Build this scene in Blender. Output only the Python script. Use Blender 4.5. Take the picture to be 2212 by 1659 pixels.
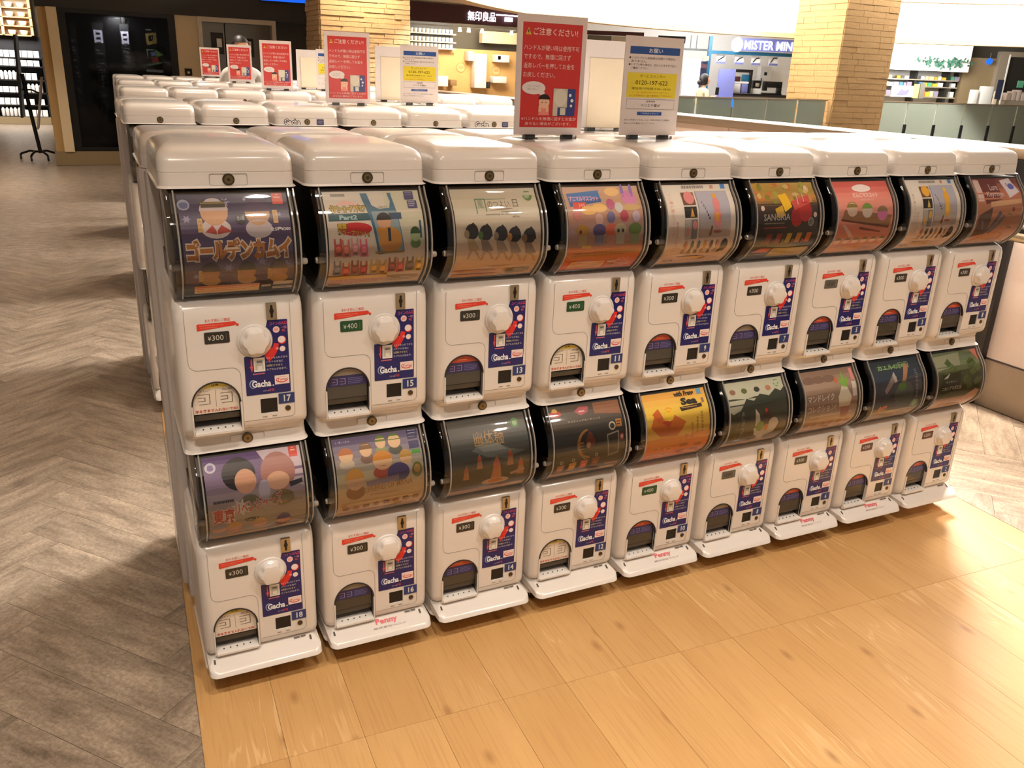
import bpy, bmesh, math, random
from mathutils import Vector, Matrix
random.seed(7)
D = bpy.data
for o in list(D.objects): D.objects.remove(o, do_unlink=True)
SC = bpy.context.scene
COL = SC.collection
PI = math.pi

# ------------------------------------------------------------------ camera, world, light, exposure
cam = D.objects.new('camera', D.cameras.new('camera')); COL.objects.link(cam)
CR = Vector((0.9032369, -0.42739824, 0.03865025)); CU = Vector((0.11422274, 0.32624832, 0.93835771)); CF = Vector((0.41366201, 0.84314458, -0.34349812))
cam.matrix_world = Matrix(((CR.x, CU.x, -CF.x, -0.096), (CR.y, CU.y, -CF.y, -1.904), (CR.z, CU.z, -CF.z, 1.4835), (0, 0, 0, 1)))
cam.data.sensor_width = 36; cam.data.lens = 1826.7 / 2212 * 36; cam.data.clip_start = 0.02; cam.data.clip_end = 200
SC.camera = cam
W = D.worlds.new('hall_light'); SC.world = W; W.use_nodes = True
bg = W.node_tree.nodes['Background']; bg.inputs[0].default_value = (1.0, 0.90, 0.80, 1); bg.inputs[1].default_value = 0.19
SC.view_settings.view_transform = 'Standard'; SC.view_settings.look = 'None'; SC.view_settings.gamma = 1
SC.view_settings.use_curve_mapping = False; SC.view_settings.exposure = 0.1
def area(name, loc, size, power, color, target=None, shape='DISK', spread=None):
    l = D.lights.new(name, 'AREA'); l.shape = shape; l.size = size; l.energy = power; l.color = color
    if spread: l.spread = spread
    o = D.objects.new(name, l); COL.objects.link(o); o.location = loc
    t = Vector(target) if target else Vector((loc[0], loc[1], 0))
    o.rotation_euler = (t - Vector(loc)).to_track_quat('-Z', 'Y').to_euler()
    return o
WARM = (1.0, 0.865, 0.725)
DOWNLIGHTS = [(-0.6, -1.1, 8, 80), (0.6, -1.1, 8, 80), (1.7, -1.1, 8, 80), (2.8, -1.1, 3, 80), (3.5, 0.5, 22, 60), (-0.2, -1.9, 21, 150), (2.2, -1.9, 21, 150), (0.6, 1.35, 7, 80), (2.3, 1.35, 16, 110), (0.6, 3.4, 9, 110), (2.4, 3.4, 22, 110), (0.8, 5.5, 14, 110), (2.6, 5.5, 22, 110), (1.0, 7.6, 18, 110), (-1.8, 2.0, 9, 110), (-1.8, 5.0, 10, 110), (-1.6, 9.8, 42, 120)]
for x, y, e, sp in DOWNLIGHTS:
    area('downlight_beam', (x, y, 2.97), 0.16, e, WARM, spread=math.radians(sp))
area('atrium_fill', (11.5, 5.0, 9.0), 7.0, 400, (1.0, 0.94, 0.86))  # added fill high above the atrium, brightens the soffit and lids
area('atrium_edge_fill', (5.6, 3.4, 4.2), 1.6, 420, (1.0, 0.93, 0.84), (2.0, 0.6, 1.3), spread=math.radians(110))  # added lamp that whitens the lids at the right end
for a in (35, 60, 85, 110, 135):
    c_, s_ = math.cos(math.radians(a)), math.sin(math.radians(a))
    area('soffit_fill', (12.3 + 7.6 * c_, 5.0 + 7.6 * s_, 4.6), 1.0, 120, (1.0, 0.95, 0.88), (12.3 + 9.3 * c_, 5.0 + 9.3 * s_, 2.9))  # added lamps above the view, brighten the soffit
for a in (40, 70, 100, 130, 158):
    c_, s_ = math.cos(math.radians(a)), math.sin(math.radians(a))
    area('upper_band_fill', (12.3 + 5.6 * c_, 5.0 + 5.6 * s_, 6.3), 1.2, 900, (1.0, 0.95, 0.88), (12.3 + 9.3 * c_, 5.0 + 9.3 * s_, 6.0), spread=math.radians(140))  # added lamps on the unseen upper band that the lids mirror
area('column_fill', (10.2, 11.6, 4.2), 0.6, 34, (1.0, 0.86, 0.64), (13.8, 12.6, 2.0), spread=math.radians(70))  # added lamp for the left face of the far stone column
area('pillar_spot', (3.35, 9.3, 2.95), 0.15, 34, (1.0, 0.84, 0.60), (3.3, 10, 1.2))
area('pine_shop_light', (8.6, 18.2, 2.84), 1.6, 170, (1.0, 0.88, 0.70), (8.8, 19.7, 1.2))
area('repair_shop_light', (13.6, 16.0, 2.82), 1.6, 120, (0.94, 0.97, 1.0), (14.8, 17.6, 1.3))
area('white_store_light', (19.6, 14.6, 2.84), 2.2, 230, (1.0, 0.99, 0.96), (21.0, 16.6, 1.6))
area('window_fill', (0.4, 12.36, 2.03), 0.2, 45, (1.0, 0.98, 0.95), (0.4, 12.5, 1.0))  # added lamp behind the pane, brightens the strips and graphic
area('left_shop_light', (-1.9, 19.6, 2.8), 1.4, 260, (1.0, 0.97, 0.94), (-1.8, 21.0, 0.9))

# ------------------------------------------------------------------ materials
def lin(c):
    return tuple((v / 255 / 12.92 if v / 255 <= 0.04045 else ((v / 255 + 0.055) / 1.055) ** 2.4) for v in c)
def mat(name, rgb, rough=0.5, metal=0.0, noise=0.03, scale=40, coat=0.0, emit=0.0, bump=0.0):
    m = D.materials.new(name); m.use_nodes = True
    nt = m.node_tree; b = nt.nodes['Principled BSDF']; c = lin(rgb)
    b.inputs['Roughness'].default_value = rough; b.inputs['Metallic'].default_value = metal
    b.inputs['Coat Weight'].default_value = coat
    tc = nt.nodes.new('ShaderNodeTexCoord'); n = nt.nodes.new('ShaderNodeTexNoise'); n.inputs['Scale'].default_value = scale; n.inputs['Detail'].default_value = 4
    nt.links.new(tc.outputs['Object'], n.inputs['Vector'])
    r = nt.nodes.new('ShaderNodeMix'); r.data_type = 'RGBA'
    r.inputs[6].default_value = tuple(v * (1 - noise) for v in c) + (1,); r.inputs[7].default_value = tuple(min(1, v * (1 + noise)) for v in c) + (1,)
    nt.links.new(n.outputs['Fac'], r.inputs[0]); nt.links.new(r.outputs[2], b.inputs['Base Color'])
    if bump:
        bp = nt.nodes.new('ShaderNodeBump'); bp.inputs['Strength'].default_value = bump; bp.inputs['Distance'].default_value = 0.02
        nt.links.new(n.outputs['Fac'], bp.inputs['Height']); nt.links.new(bp.outputs[0], b.inputs['Normal'])
    if emit:
        b.inputs['Emission Color'].default_value = c + (1,); b.inputs['Emission Strength'].default_value = emit
    return m
def clear(name, rgb, gloss=0.12, rough=0.04, tint=0.0, k=0.9):
    m = D.materials.new(name); m.use_nodes = True; nt = m.node_tree; nt.nodes.clear()
    out = nt.nodes.new('ShaderNodeOutputMaterial'); tr = nt.nodes.new('ShaderNodeBsdfTransparent'); gl = nt.nodes.new('ShaderNodeBsdfGlossy')
    tr.inputs[0].default_value = lin(rgb) + (1,); gl.inputs['Roughness'].default_value = rough
    df = nt.nodes.new('ShaderNodeBsdfDiffuse'); df.inputs[0].default_value = lin(rgb) + (1,)
    mx0 = nt.nodes.new('ShaderNodeMixShader'); mx0.inputs[0].default_value = tint
    nt.links.new(tr.outputs[0], mx0.inputs[1]); nt.links.new(df.outputs[0], mx0.inputs[2])
    fr = nt.nodes.new('ShaderNodeFresnel'); fr.inputs[0].default_value = 1.45
    ad = nt.nodes.new('ShaderNodeMath'); ad.operation = 'MULTIPLY_ADD'; ad.inputs[1].default_value = k; ad.inputs[2].default_value = gloss * 0.2
    nt.links.new(fr.outputs[0], ad.inputs[0])
    mx = nt.nodes.new('ShaderNodeMixShader'); nt.links.new(ad.outputs[0], mx.inputs[0])
    nt.links.new(mx0.outputs[0], mx.inputs[1]); nt.links.new(gl.outputs[0], mx.inputs[2]); nt.links.new(mx.outputs[0], out.inputs[0])
    return m
def print_mat(name, rough=0.35):
    m = D.materials.new(name); m.use_nodes = True; nt = m.node_tree; b = nt.nodes['Principled BSDF']
    a = nt.nodes.new('ShaderNodeVertexColor'); a.layer_name = 'Col'
    nt.links.new(a.outputs[0], b.inputs['Base Color']); b.inputs['Roughness'].default_value = rough
    return m
def wood_mat():
    m = D.materials.new('oak_plank'); m.use_nodes = True; nt = m.node_tree; b = nt.nodes['Principled BSDF']; N = nt.nodes.new; L = nt.links.new
    tc = N('ShaderNodeTexCoord'); oi = N('ShaderNodeObjectInfo')
    add = N('ShaderNodeVectorMath'); add.operation = 'MULTIPLY_ADD'; add.inputs[1].default_value = (1, 1, 1)
    cmb = N('ShaderNodeCombineXYZ'); ml = N('ShaderNodeMath'); ml.operation = 'MULTIPLY'; ml.inputs[1].default_value = 37.0
    L(oi.outputs['Random'], ml.inputs[0]); L(ml.outputs[0], cmb.inputs[0]); L(ml.outputs[0], cmb.inputs[1])
    L(tc.outputs['Object'], add.inputs[0]); L(cmb.outputs[0], add.inputs[2])
    mp = N('ShaderNodeMapping'); mp.inputs['Scale'].default_value = (1, 0.1, 1); L(add.outputs[0], mp.inputs[0])
    n1 = N('ShaderNodeTexNoise'); n1.inputs['Scale'].default_value = 14; n1.inputs['Detail'].default_value = 3; n1.inputs['Distortion'].default_value = 0.6; L(mp.outputs[0], n1.inputs['Vector'])
    rings = N('ShaderNodeMath'); rings.operation = 'MULTIPLY'; rings.inputs[1].default_value = 55.0; L(n1.outputs['Fac'], rings.inputs[0])
    sn = N('ShaderNodeMath'); sn.operation = 'SINE'; L(rings.outputs[0], sn.inputs[0])
    pw = N('ShaderNodeMapRange'); pw.inputs[1].default_value = 0.6; pw.inputs[2].default_value = 1.0; L(sn.outputs[0], pw.inputs[0])
    n2 = N('ShaderNodeTexNoise'); n2.inputs['Scale'].default_value = 160; n2.inputs['Detail'].default_value = 2
    mp2 = N('ShaderNodeMapping'); mp2.inputs['Scale'].default_value = (1, 0.03, 1); L(add.outputs[0], mp2.inputs[0]); L(mp2.outputs[0], n2.inputs['Vector'])
    n3 = N('ShaderNodeTexNoise'); n3.inputs['Scale'].default_value = 6; mp3 = N('ShaderNodeMapping'); mp3.inputs['Scale'].default_value = (1, 0.25, 1); L(add.outputs[0], mp3.inputs[0]); L(mp3.outputs[0], n3.inputs['Vector'])
    def mixc(fac, a, c):
        x = N('ShaderNodeMix'); x.data_type = 'RGBA'; L(fac, x.inputs[0])
        for s, v in ((6, a), (7, c)):
            if isinstance(v, tuple): x.inputs[s].default_value = v + (1,)
            else: L(v, x.inputs[s])
        return x.outputs[2]
    base = mixc(oi.outputs['Random'], lin((196, 154, 96)), lin((212, 170, 112)))
    dark = mixc(n3.outputs['Fac'], lin((172, 124, 68)), lin((220, 180, 124)))
    mh = N('ShaderNodeMath'); mh.operation = 'MULTIPLY'; mh.inputs[0].default_value = 0.55; mh.inputs[1].default_value = 1
    c1 = N('ShaderNodeMix'); c1.data_type = 'RGBA'; c1.inputs[0].default_value = 0.55; L(base, c1.inputs[6]); L(dark, c1.inputs[7])
    g = N('ShaderNodeMapRange'); g.inputs[1].default_value = 0.5; g.inputs[2].default_value = 0.75; g.inputs[4].default_value = 0.42; L(n2.outputs['Fac'], g.inputs[0])
    c2 = mixc(g.outputs[0], c1.outputs[2], lin((168, 124, 78)))
    n4 = N('ShaderNodeTexNoise'); n4.inputs['Scale'].default_value = 3.2; L(add.outputs[0], n4.inputs['Vector'])
    g4 = N('ShaderNodeMapRange'); g4.inputs[1].default_value = 0.54; g4.inputs[2].default_value = 0.70; L(n4.outputs['Fac'], g4.inputs[0])
    rg = N('ShaderNodeMath'); rg.operation = 'MULTIPLY'; L(pw.outputs[0], rg.inputs[0]); L(g4.outputs[0], rg.inputs[1])
    c3 = mixc(rg.outputs[0], c2, lin((222, 184, 132)))
    vo = N('ShaderNodeTexVoronoi'); vo.voronoi_dimensions = '2D'; vo.inputs['Scale'].default_value = 3.0; mp4 = N('ShaderNodeMapping'); mp4.inputs['Scale'].default_value = (1.6, 0.7, 1); L(add.outputs[0], mp4.inputs[0]); L(mp4.outputs[0], vo.inputs['Vector'])
    kn = N('ShaderNodeMapRange'); kn.inputs[1].default_value = 0.07; kn.inputs[2].default_value = 0.01; kn.inputs[4].default_value = 0.5; L(vo.outputs['Distance'], kn.inputs[0])
    c4 = mixc(kn.outputs[0], c3, lin((128, 82, 40)))
    L(c4, b.inputs['Base Color']); b.inputs['Roughness'].default_value = 0.42
    return m
def tile_mat(name, herring=False):
    m = D.materials.new(name); m.use_nodes = True; nt = m.node_tree; b = nt.nodes['Principled BSDF']; N = nt.nodes.new; L = nt.links.new
    tc = N('ShaderNodeTexCoord'); oi = N('ShaderNodeObjectInfo'); cmb = N('ShaderNodeCombineXYZ'); ml = N('ShaderNodeMath'); ml.operation = 'MULTIPLY'; ml.inputs[1].default_value = 0.0 if herring else 53.0
    L(oi.outputs['Random'], ml.inputs[0]); L(ml.outputs[0], cmb.inputs[0]); L(ml.outputs[0], cmb.inputs[1])
    add = N('ShaderNodeVectorMath'); L(tc.outputs['Object'], add.inputs[0]); L(cmb.outputs[0], add.inputs[1])
    mp = N('ShaderNodeMapping'); mp.inputs['Scale'].default_value = (0.22, 1, 1) if not herring else (0.5, 1, 1); L(add.outputs[0], mp.inputs[0])
    n1 = N('ShaderNodeTexNoise'); n1.inputs['Scale'].default_value = 18; n1.inputs['Detail'].default_value = 6; n1.inputs['Roughness'].default_value = 0.7; L(mp.outputs[0], n1.inputs['Vector'])
    n2 = N('ShaderNodeTexNoise'); n2.inputs['Scale'].default_value = 90; n2.inputs['Detail'].default_value = 5; n2.inputs['Roughness'].default_value = 0.8; L(add.outputs[0], n2.inputs['Vector'])
    r1 = N('ShaderNodeValToRGB'); e = r1.color_ramp.elements; e[0].position = 0.30; e[0].color = lin((112, 98, 84)) + (1,); e[1].position = 0.72; e[1].color = lin((188, 170, 150)) + (1,); L(n1.outputs['Fac'], r1.inputs[0])
    r2 = N('ShaderNodeMapRange'); r2.inputs[1].default_value = 0.35; r2.inputs[2].default_value = 0.7; r2.inputs[3].default_value = 0.62; r2.inputs[4].default_value = 1.30; L(n2.outputs['Fac'], r2.inputs[0])
    r3 = N('ShaderNodeMapRange'); r3.inputs[3].default_value = 0.92; r3.inputs[4].default_value = 1.07; L(oi.outputs['Random'], r3.inputs[0])
    mu = N('ShaderNodeMath'); mu.operation = 'MULTIPLY'; L(r2.outputs[0], mu.inputs[0]); L(r3.outputs[0], mu.inputs[1])
    mx = N('ShaderNodeVectorMath'); mx.operation = 'SCALE'; L(r1.outputs[0], mx.inputs[0]); L(mu.outputs[0], mx.inputs['Scale'])
    L(mx.outputs[0], b.inputs['Base Color']); b.inputs['Roughness'].default_value = 0.38
    return m

M = dict(
    white=mat('white_plastic', (226, 220, 214), 0.22, coat=0.3, noise=0.01), housing=mat('grey_white_housing', (205, 196, 190), 0.35, noise=0.02),
    seam=mat('seam_shadow_grey', (150, 142, 132), 0.6), bronze=mat('dark_bronze', (92, 80, 58), 0.35, 0.8), brass=mat('ring_bronze', (140, 124, 92), 0.3, 0.8),
    black=mat('black_plastic', (14, 12, 14), 0.4), hopper=mat('smoky_hopper', (70, 62, 52), 0.4), dark=mat('dark_grey_plastic', (44, 40, 37), 0.35),
    steel=mat('brushed_steel', (176, 164, 140), 0.32, 0.9), clear=clear('clear_plastic', (252, 251, 249)), rim=mat('clear_rim_plastic', (150, 144, 138), 0.12, coat=0.5),
    smoke=clear('smoky_flap', (120, 112, 98), tint=0.35), cup=mat('smoky_return_flap', (122, 120, 102), 0.25), printed=print_mat('printed_sheet'), sheen=print_mat('glossy_print', 0.15),
    wood=wood_mat(), tile=tile_mat('stone_plank_tile'), tilefar=tile_mat('stone_plank_far', True), grout=mat('grout', (88, 76, 64), 0.8),
    plate=mat('blue_plate', (38, 58, 120), 0.4), acrylic=clear('clear_acrylic', (244, 244, 244)), cream=mat('cream_board', (236, 222, 196), 0.5), paper=mat('white_paper', (228, 220, 216), 0.5),
    stone=mat('sand_stone', (206, 174, 132), 0.85, noise=0.16, scale=25, bump=0.5), stone2=mat('buff_stone', (158, 124, 80), 0.85, noise=0.12, scale=20, bump=0.4),
    blackwall=mat('black_wall', (46, 44, 38), 0.45), blackglass=clear('dark_shop_glass', (120, 120, 122), gloss=0.0, tint=0.02, k=0.45), creamwall=mat('cream_wall', (238, 218, 178), 0.7), column=mat('tan_column', (196, 160, 104), 0.7), plinth=mat('stone_plinth', (150, 130, 96), 0.6),
    lift=mat('lift_steel', (120, 116, 108), 0.22, 0.85), frame=mat('pale_metal_frame', (196, 184, 164), 0.35, 0.5), screen=mat('blue_screen', (20, 90, 220), 0.4, emit=1.2),
    maroon=mat('maroon_fascia', (66, 22, 26), 0.6), sign=mat('lit_letter', (240, 240, 255), 0.5, emit=4.0), ceiling=mat('beige_ceiling', (214, 194, 164), 0.9), soffit=mat('white_soffit', (250, 248, 244), 0.8), ledge=mat('beige_ledge', (204, 166, 122), 0.7),
    greywall=mat('grey_shop_wall', (112, 106, 92), 0.7), shopwood=mat('shop_pine', (226, 178, 112), 0.6, noise=0.1, scale=6), shopwhite=mat('shop_white', (240, 238, 232), 0.6), pink=mat('pale_wall_panel', (222, 204, 192), 0.35), metalcap=mat('satin_metal_cap', (150, 132, 112), 0.4, 0.4),
    glass=clear('green_glass', (206, 216, 198), tint=0.42), teal=mat('teal_beam', (20, 90, 120), 0.4), lilac=mat('lilac_sign', (118, 122, 180), 0.5), goods=mat('white_goods', (238, 236, 230), 0.5), skin=mat('skin', (222, 172, 140), 0.6), hair=mat('dark_hair', (28, 24, 26), 0.5, noise=0.2), beige=mat('beige_knit', (214, 204, 176), 0.9), shirt=mat('white_shirt', (226, 220, 214), 0.85), navy=mat('navy_cloth', (40, 44, 66), 0.9), leaf=mat('green_leaf', (50, 104, 84), 0.6, noise=0.25), lamp=mat('lamp_disc', (255, 236, 205), 0.5, emit=6.0), stripgreen=mat('green_cloth', (110, 200, 160), 0.7),
)

# ------------------------------------------------------------------ helpers
def link(name, me, m=None, parent=None, loc=(0, 0, 0), rz=0.0):
    o = D.objects.new(name, me); COL.objects.link(o)
    if me is not None and m is not None:
        if not me.materials:
            for x in (m if isinstance(m, (list, tuple)) else [m]): me.materials.append(x)
    o.location = loc; o.rotation_euler = (0, 0, rz)
    if parent is not None: o.parent = parent
    return o
def mesh(name, bm, smooth=35):
    bmesh.ops.recalc_face_normals(bm, faces=bm.faces[:])
    me = D.meshes.new(name); bm.to_mesh(me); bm.free()
    if smooth:
        me.shade_smooth(); me.set_sharp_from_angle(angle=math.radians(smooth))
    return me
def tag(o, label=None, cat=None, group=None, kind=None):
    for k, v in (('label', label), ('category', cat), ('group', group), ('kind', kind)):
        if v: o[k] = v
    return o
def thing(name, label, cat, loc=(0, 0, 0), rz=0.0, group=None):
    return tag(link(name, None, loc=loc, rz=rz), label, cat, group)
def bx(bm, x0, x1, y0, y1, z0, z1, mi=0):
    v = [bm.verts.new(p) for p in ((x0, y0, z0), (x1, y0, z0), (x1, y1, z0), (x0, y1, z0), (x0, y0, z1), (x1, y0, z1), (x1, y1, z1), (x0, y1, z1))]
    for q in ((0, 3, 2, 1), (4, 5, 6, 7), (0, 1, 5, 4), (1, 2, 6, 5), (2, 3, 7, 6), (3, 0, 4, 7)):
        f = bm.faces.new([v[i] for i in q]); f.material_index = mi
    return v
def boxm(name, *b, bev=0.0, seg=2):
    bm = bmesh.new(); bx(bm, *b)
    if bev: bmesh.ops.bevel(bm, geom=bm.edges[:], offset=bev, segments=seg, affect='EDGES', profile=0.5)
    return mesh(name, bm)
def lathe(bm, prof, c, axis='z', n=24, mi=0):
    # prof: (radius, height) pairs about an axis through c
    rings = []
    for r, h in prof:
        ring = []
        for k in range(n):
            a = 2 * PI * k / n; p = (r * math.cos(a), r * math.sin(a))
            q = {'z': (p[0], p[1], h), 'y': (p[0], h, p[1]), 'x': (h, p[0], p[1])}[axis]
            ring.append(bm.verts.new((c[0] + q[0], c[1] + q[1], c[2] + q[2])))
        rings.append(ring)
    for a, b in zip(rings, rings[1:]):
        for k in range(n):
            f = bm.faces.new((a[k], a[(k + 1) % n], b[(k + 1) % n], b[k])); f.material_index = mi
    for r in (rings[0], rings[-1]):
        f = bm.faces.new(r); f.material_index = mi
def loft(bm, rings, cap=True):
    rs = [[bm.verts.new(p) for p in r] for r in rings]; n = len(rs[0])
    for a, b in zip(rs, rs[1:]):
        for k in range(n): bm.faces.new((a[k], a[(k + 1) % n], b[(k + 1) % n], b[k]))
    if cap: bm.faces.new(rs[0]); bm.faces.new(rs[-1])
def rrect(x0, x1, y0, y1, r, n=5):
    pts = []
    for cx, cy, a0 in ((x1 - r, y1 - r, 0), (x0 + r, y1 - r, 90), (x0 + r, y0 + r, 180), (x1 - r, y0 + r, 270)):
        for k in range(n + 1):
            a = math.radians(a0 + 90 * k / n); pts.append((cx + r * math.cos(a), cy + r * math.sin(a)))
    return pts
def tube(bm, pts, r, n=8, mi=0):
    pts = [Vector(p) for p in pts]; rings = []
    for i, p in enumerate(pts):
        t = (pts[min(i + 1, len(pts) - 1)] - pts[max(i - 1, 0)]).normalized()
        a = t.cross(Vector((0.31, 0.17, 0.93))).normalized(); b = t.cross(a)
        rr = r[i] if isinstance(r, (list, tuple)) else r
        rings.append([bm.verts.new(p + (a * math.cos(2 * PI * k / n) + b * math.sin(2 * PI * k / n)) * rr) for k in range(n)])
    for a, b in zip(rings, rings[1:]):
        for k in range(n): bm.faces.new((a[k], a[(k + 1) % n], b[(k + 1) % n], b[k])).material_index = mi
    bm.faces.new(rings[0]).material_index = mi; bm.faces.new(rings[-1]).material_index = mi

_txt = {}
def glyphs(s, bold=0.0):
    k = (s, bold)
    if k not in _txt:
        c = D.curves.new('lettering', 'FONT'); c.body = s; c.resolution_u = 2; c.fill_mode = 'FRONT'; c.offset = bold
        o = D.objects.new('lettering', c); me = D.meshes.new_from_object(o)
        vs = [(v.co.x, v.co.y) for v in me.vertices]; fs = [tuple(p.vertices) for p in me.polygons]
        D.objects.remove(o); D.curves.remove(c); D.meshes.remove(me)
        x0 = min(v[0] for v in vs); x1 = max(v[0] for v in vs); y0 = min(v[1] for v in vs); y1 = max(v[1] for v in vs)
        _txt[k] = (vs, fs, (x0, x1, y0, y1))
    return _txt[k]
class Print:
    """flat print: coloured shapes in stacked thin layers; x right, y down, both 0..1"""
    def __init__(s, w, h): s.w, s.h, s.V, s.F, s.C, s.n = w, h, [], [], [], 0
    def _put(s, pts, faces, col):
        b = len(s.V); s.V += [(x * s.w, (1 - y) * s.h, s.n) for x, y in pts]
        s.F += [tuple(b + i for i in f) for f in faces]; s.C += [lin(col) if not isinstance(col[0], tuple) else col for _ in faces]; s.n += 1
        return s
    def poly(s, pts, col): return s._put(pts, [tuple(range(len(pts)))], col)
    def rect(s, x, y, w, h, col): return s.poly([(x, y), (x + w, y), (x + w, y + h), (x, y + h)], col)
    def grad(s, x, y, w, h, stops, n=10):
        for k in range(n):
            t = (k + 0.5) / n * (len(stops) - 1); i = min(int(t), len(stops) - 2); f = t - i
            s.rect(x, y + h * k / n, w, h / n * 1.02, tuple(a + (b - a) * f for a, b in zip(stops[i], stops[i + 1]))); s.n -= 1
        s.n += 1; return s
    def ell(s, cx, cy, rx, ry, col, n=20, a0=0, a1=360):
        full = a1 - a0 >= 360
        pts = [(cx + rx * math.cos(math.radians(a0 + (a1 - a0) * k / n)), cy + ry * math.sin(math.radians(a0 + (a1 - a0) * k / n))) for k in range(n if full else n + 1)]
        return s.poly(pts, col)
    def star(s, cx, cy, r, col, n=6, q=0.45):
        k = s.w / s.h
        return s.poly([(cx + math.cos(PI * i / n) * r * (1 if i % 2 == 0 else q), cy + math.sin(PI * i / n) * r * k * (1 if i % 2 == 0 else q)) for i in range(2 * n)], col)
    def text(s, t, x, y, w, h, col, bold=0.0, edge=None, ew=0.05, slope=0.0):
        """lettering fitted into the box; edge = outline colour"""
        base = glyphs(t, bold)[2]
        for b, c in (((bold + ew, edge),) if edge else ()) + ((bold, col),):
            vs, fs, _ = glyphs(t, b); x0, x1, y0, y1 = base
            s._put([(x + (vx - x0) / (x1 - x0) * w, y + h - (vy - y0) / (y1 - y0) * h + slope * (vx - x0) / (x1 - x0)) for vx, vy in vs], fs, c)
        return s
    def vtext(s, t, x, y, w, h, col, bold=0.0):
        n = len(t)
        for i, ch in enumerate(t): s.text(ch, x, y + h * i / n, w, h / n * 0.8, col, bold)
        return s
    def lines(s, x, y, w, h, n, col, fill=0.5):
        rnd = random.Random(int(x * 997 + y * 8831))
        for i in range(n):
            q = x
            while q < x + w * (1 if i < n - 1 else 0.8):
                l = w * rnd.uniform(0.03, 0.09); s.rect(q, y + h * i / n, min(l, x + w - q) * 0.8, h / n * fill, col); s.n -= 1; q += l
        s.n += 1; return s
    def done(s, name, place, m, cuts=0, step=0.00004):
        bm = bmesh.new(); cl = bm.loops.layers.float_color.new('Col')
        vs = [bm.verts.new((x, y, z * step)) for x, y, z in s.V]
        for f, c in zip(s.F, s.C):
            if len(set(f)) < 3: continue
            try: q = bm.faces.new([vs[i] for i in f])
            except ValueError: continue
            for l in q.loops: l[cl] = c + (1,)
        for k in range(1, cuts):
            bmesh.ops.bisect_plane(bm, geom=bm.verts[:] + bm.edges[:] + bm.faces[:], plane_co=(0, s.h * k / cuts, 0), plane_no=(0, 1, 0), dist=1e-7)
        big = [f for f in bm.faces if len(f.verts) > 4]
        if big: bmesh.ops.triangulate(bm, faces=big)
        for v in bm.verts: v.co = place(v.co.x, v.co.y, v.co.z)
        me = D.meshes.new(name); bm.to_mesh(me); bm.free(); me.materials.append(m)
        return me

# ------------------------------------------------------------------ large structure
def struct(name, me, m, loc=(0, 0, 0), rz=0.0, parent=None):
    return tag(link(name, me, m, parent, loc, rz), kind='structure' if parent is None else None)
floor = struct('floor', boxm('floor', -12, 3.85, -6, 24, -0.2, -0.004), M['tilefar'])
far_floor = struct('floor', boxm('floor_far', 5.2, 40, 9.3, 40, -0.2, -0.004), M['tilefar'])
lower_floor = struct('floor', boxm('floor_low', 3.9, 40, -8, 9.0, -5.2, -5.0), M['tilefar'])
# oak planks: one run of boards meets another at y = -0.33
PW = 0.1775; X0, X1 = -0.022, 2.79
def plank_mesh(w, l):
    return boxm('plank', 0, w - 0.0007, 0, l - 0.0008, -0.0035, 0, bev=0.0003, seg=1)
runs = [(-1.63, 1.30), (-0.33, 1.25), (0.92, 1.30), (2.22, 1.30), (3.52, 1.30), (4.82, 1.3), (6.12, 1.3), (7.42, 1.3)]
pm = {l: plank_mesh(PW, l) for _, l in runs}
TA = math.radians(-1.8); TC, TS = math.cos(TA), math.sin(TA)
def turn(x, y): return (X0 + (x - X0) * TC - y * TS, (x - X0) * TS + y * TC)
k = 0
for y, l in runs:
    x = X0 + (0.0 if y > -0.4 else 0.0); i = 0
    while x < X1 - 0.02:
        w = min(PW, X1 - x)
        p_ = turn(x, y); o = link('floor_plank', pm[l] if w == PW else plank_mesh(w, l), M['wood'], floor, (p_[0], p_[1], 0), TA); k += 1; x += w
# herringbone stone planks around it, cut to the oak field
def clip(poly, a, b, c):
    out = []
    for i, p in enumerate(poly):
        q = poly[(i + 1) % len(poly)]; dp = a * p[0] + b * p[1] - c; dq = a * q[0] + b * q[1] - c
        if dp <= 0: out.append(p)
        if dp * dq < 0: t = dp / (dp - dq); out.append((p[0] + (q[0] - p[0]) * t, p[1] + (q[1] - p[1]) * t))
    return out
TW, TN = 0.148, 4; cand = []
ca, sa = math.cos(math.radians(40)), math.sin(math.radians(40))
for i in range(-90, 90):
    for j in range(-90, 90):
        c = (i - j) % (2 * TN)
        if c == 0: r = (i, j, i + TN, j + 1)
        elif c == 2 * TN - 1: r = (i, j, i + 1, j + TN)
        else: continue
        horiz = c == 0
        g = 0.004
        pts = [(r[0] + g, r[1] + g), (r[2] - g, r[1] + g), (r[2] - g, r[3] - g), (r[0] + g, r[3] - g)]
        pts = [((x * ca - y * sa) * TW, (x * sa + y * ca) * TW) for x, y in pts]
        left = clip(clip(pts, TC, TS, X0 * TC - 0.002), 0, -1, 1.3)
        right = clip(clip(clip(pts, -TC, -TS, -(turn(X1, 0)[0] * TC + turn(X1, 0)[1] * TS) - 0.002), 1, 0, 3.80), 0, -1, 1.3)
        for q in (left, right):
            if len(q) < 3: continue
            cx = sum(p[0] for p in q) / len(q); cy = sum(p[1] for p in q) / len(q)
            if q is left and (cx < -1.9 or cy > 5.5 or cx < -0.75 - 0.14 * (cy + 1.3)): continue
            if q is right and (cy > 2.2 or cy < -0.6): continue
            cand.append((math.hypot(cx + 0.1, cy + 1.9), cx, cy, q, horiz))
cand.sort()
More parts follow.
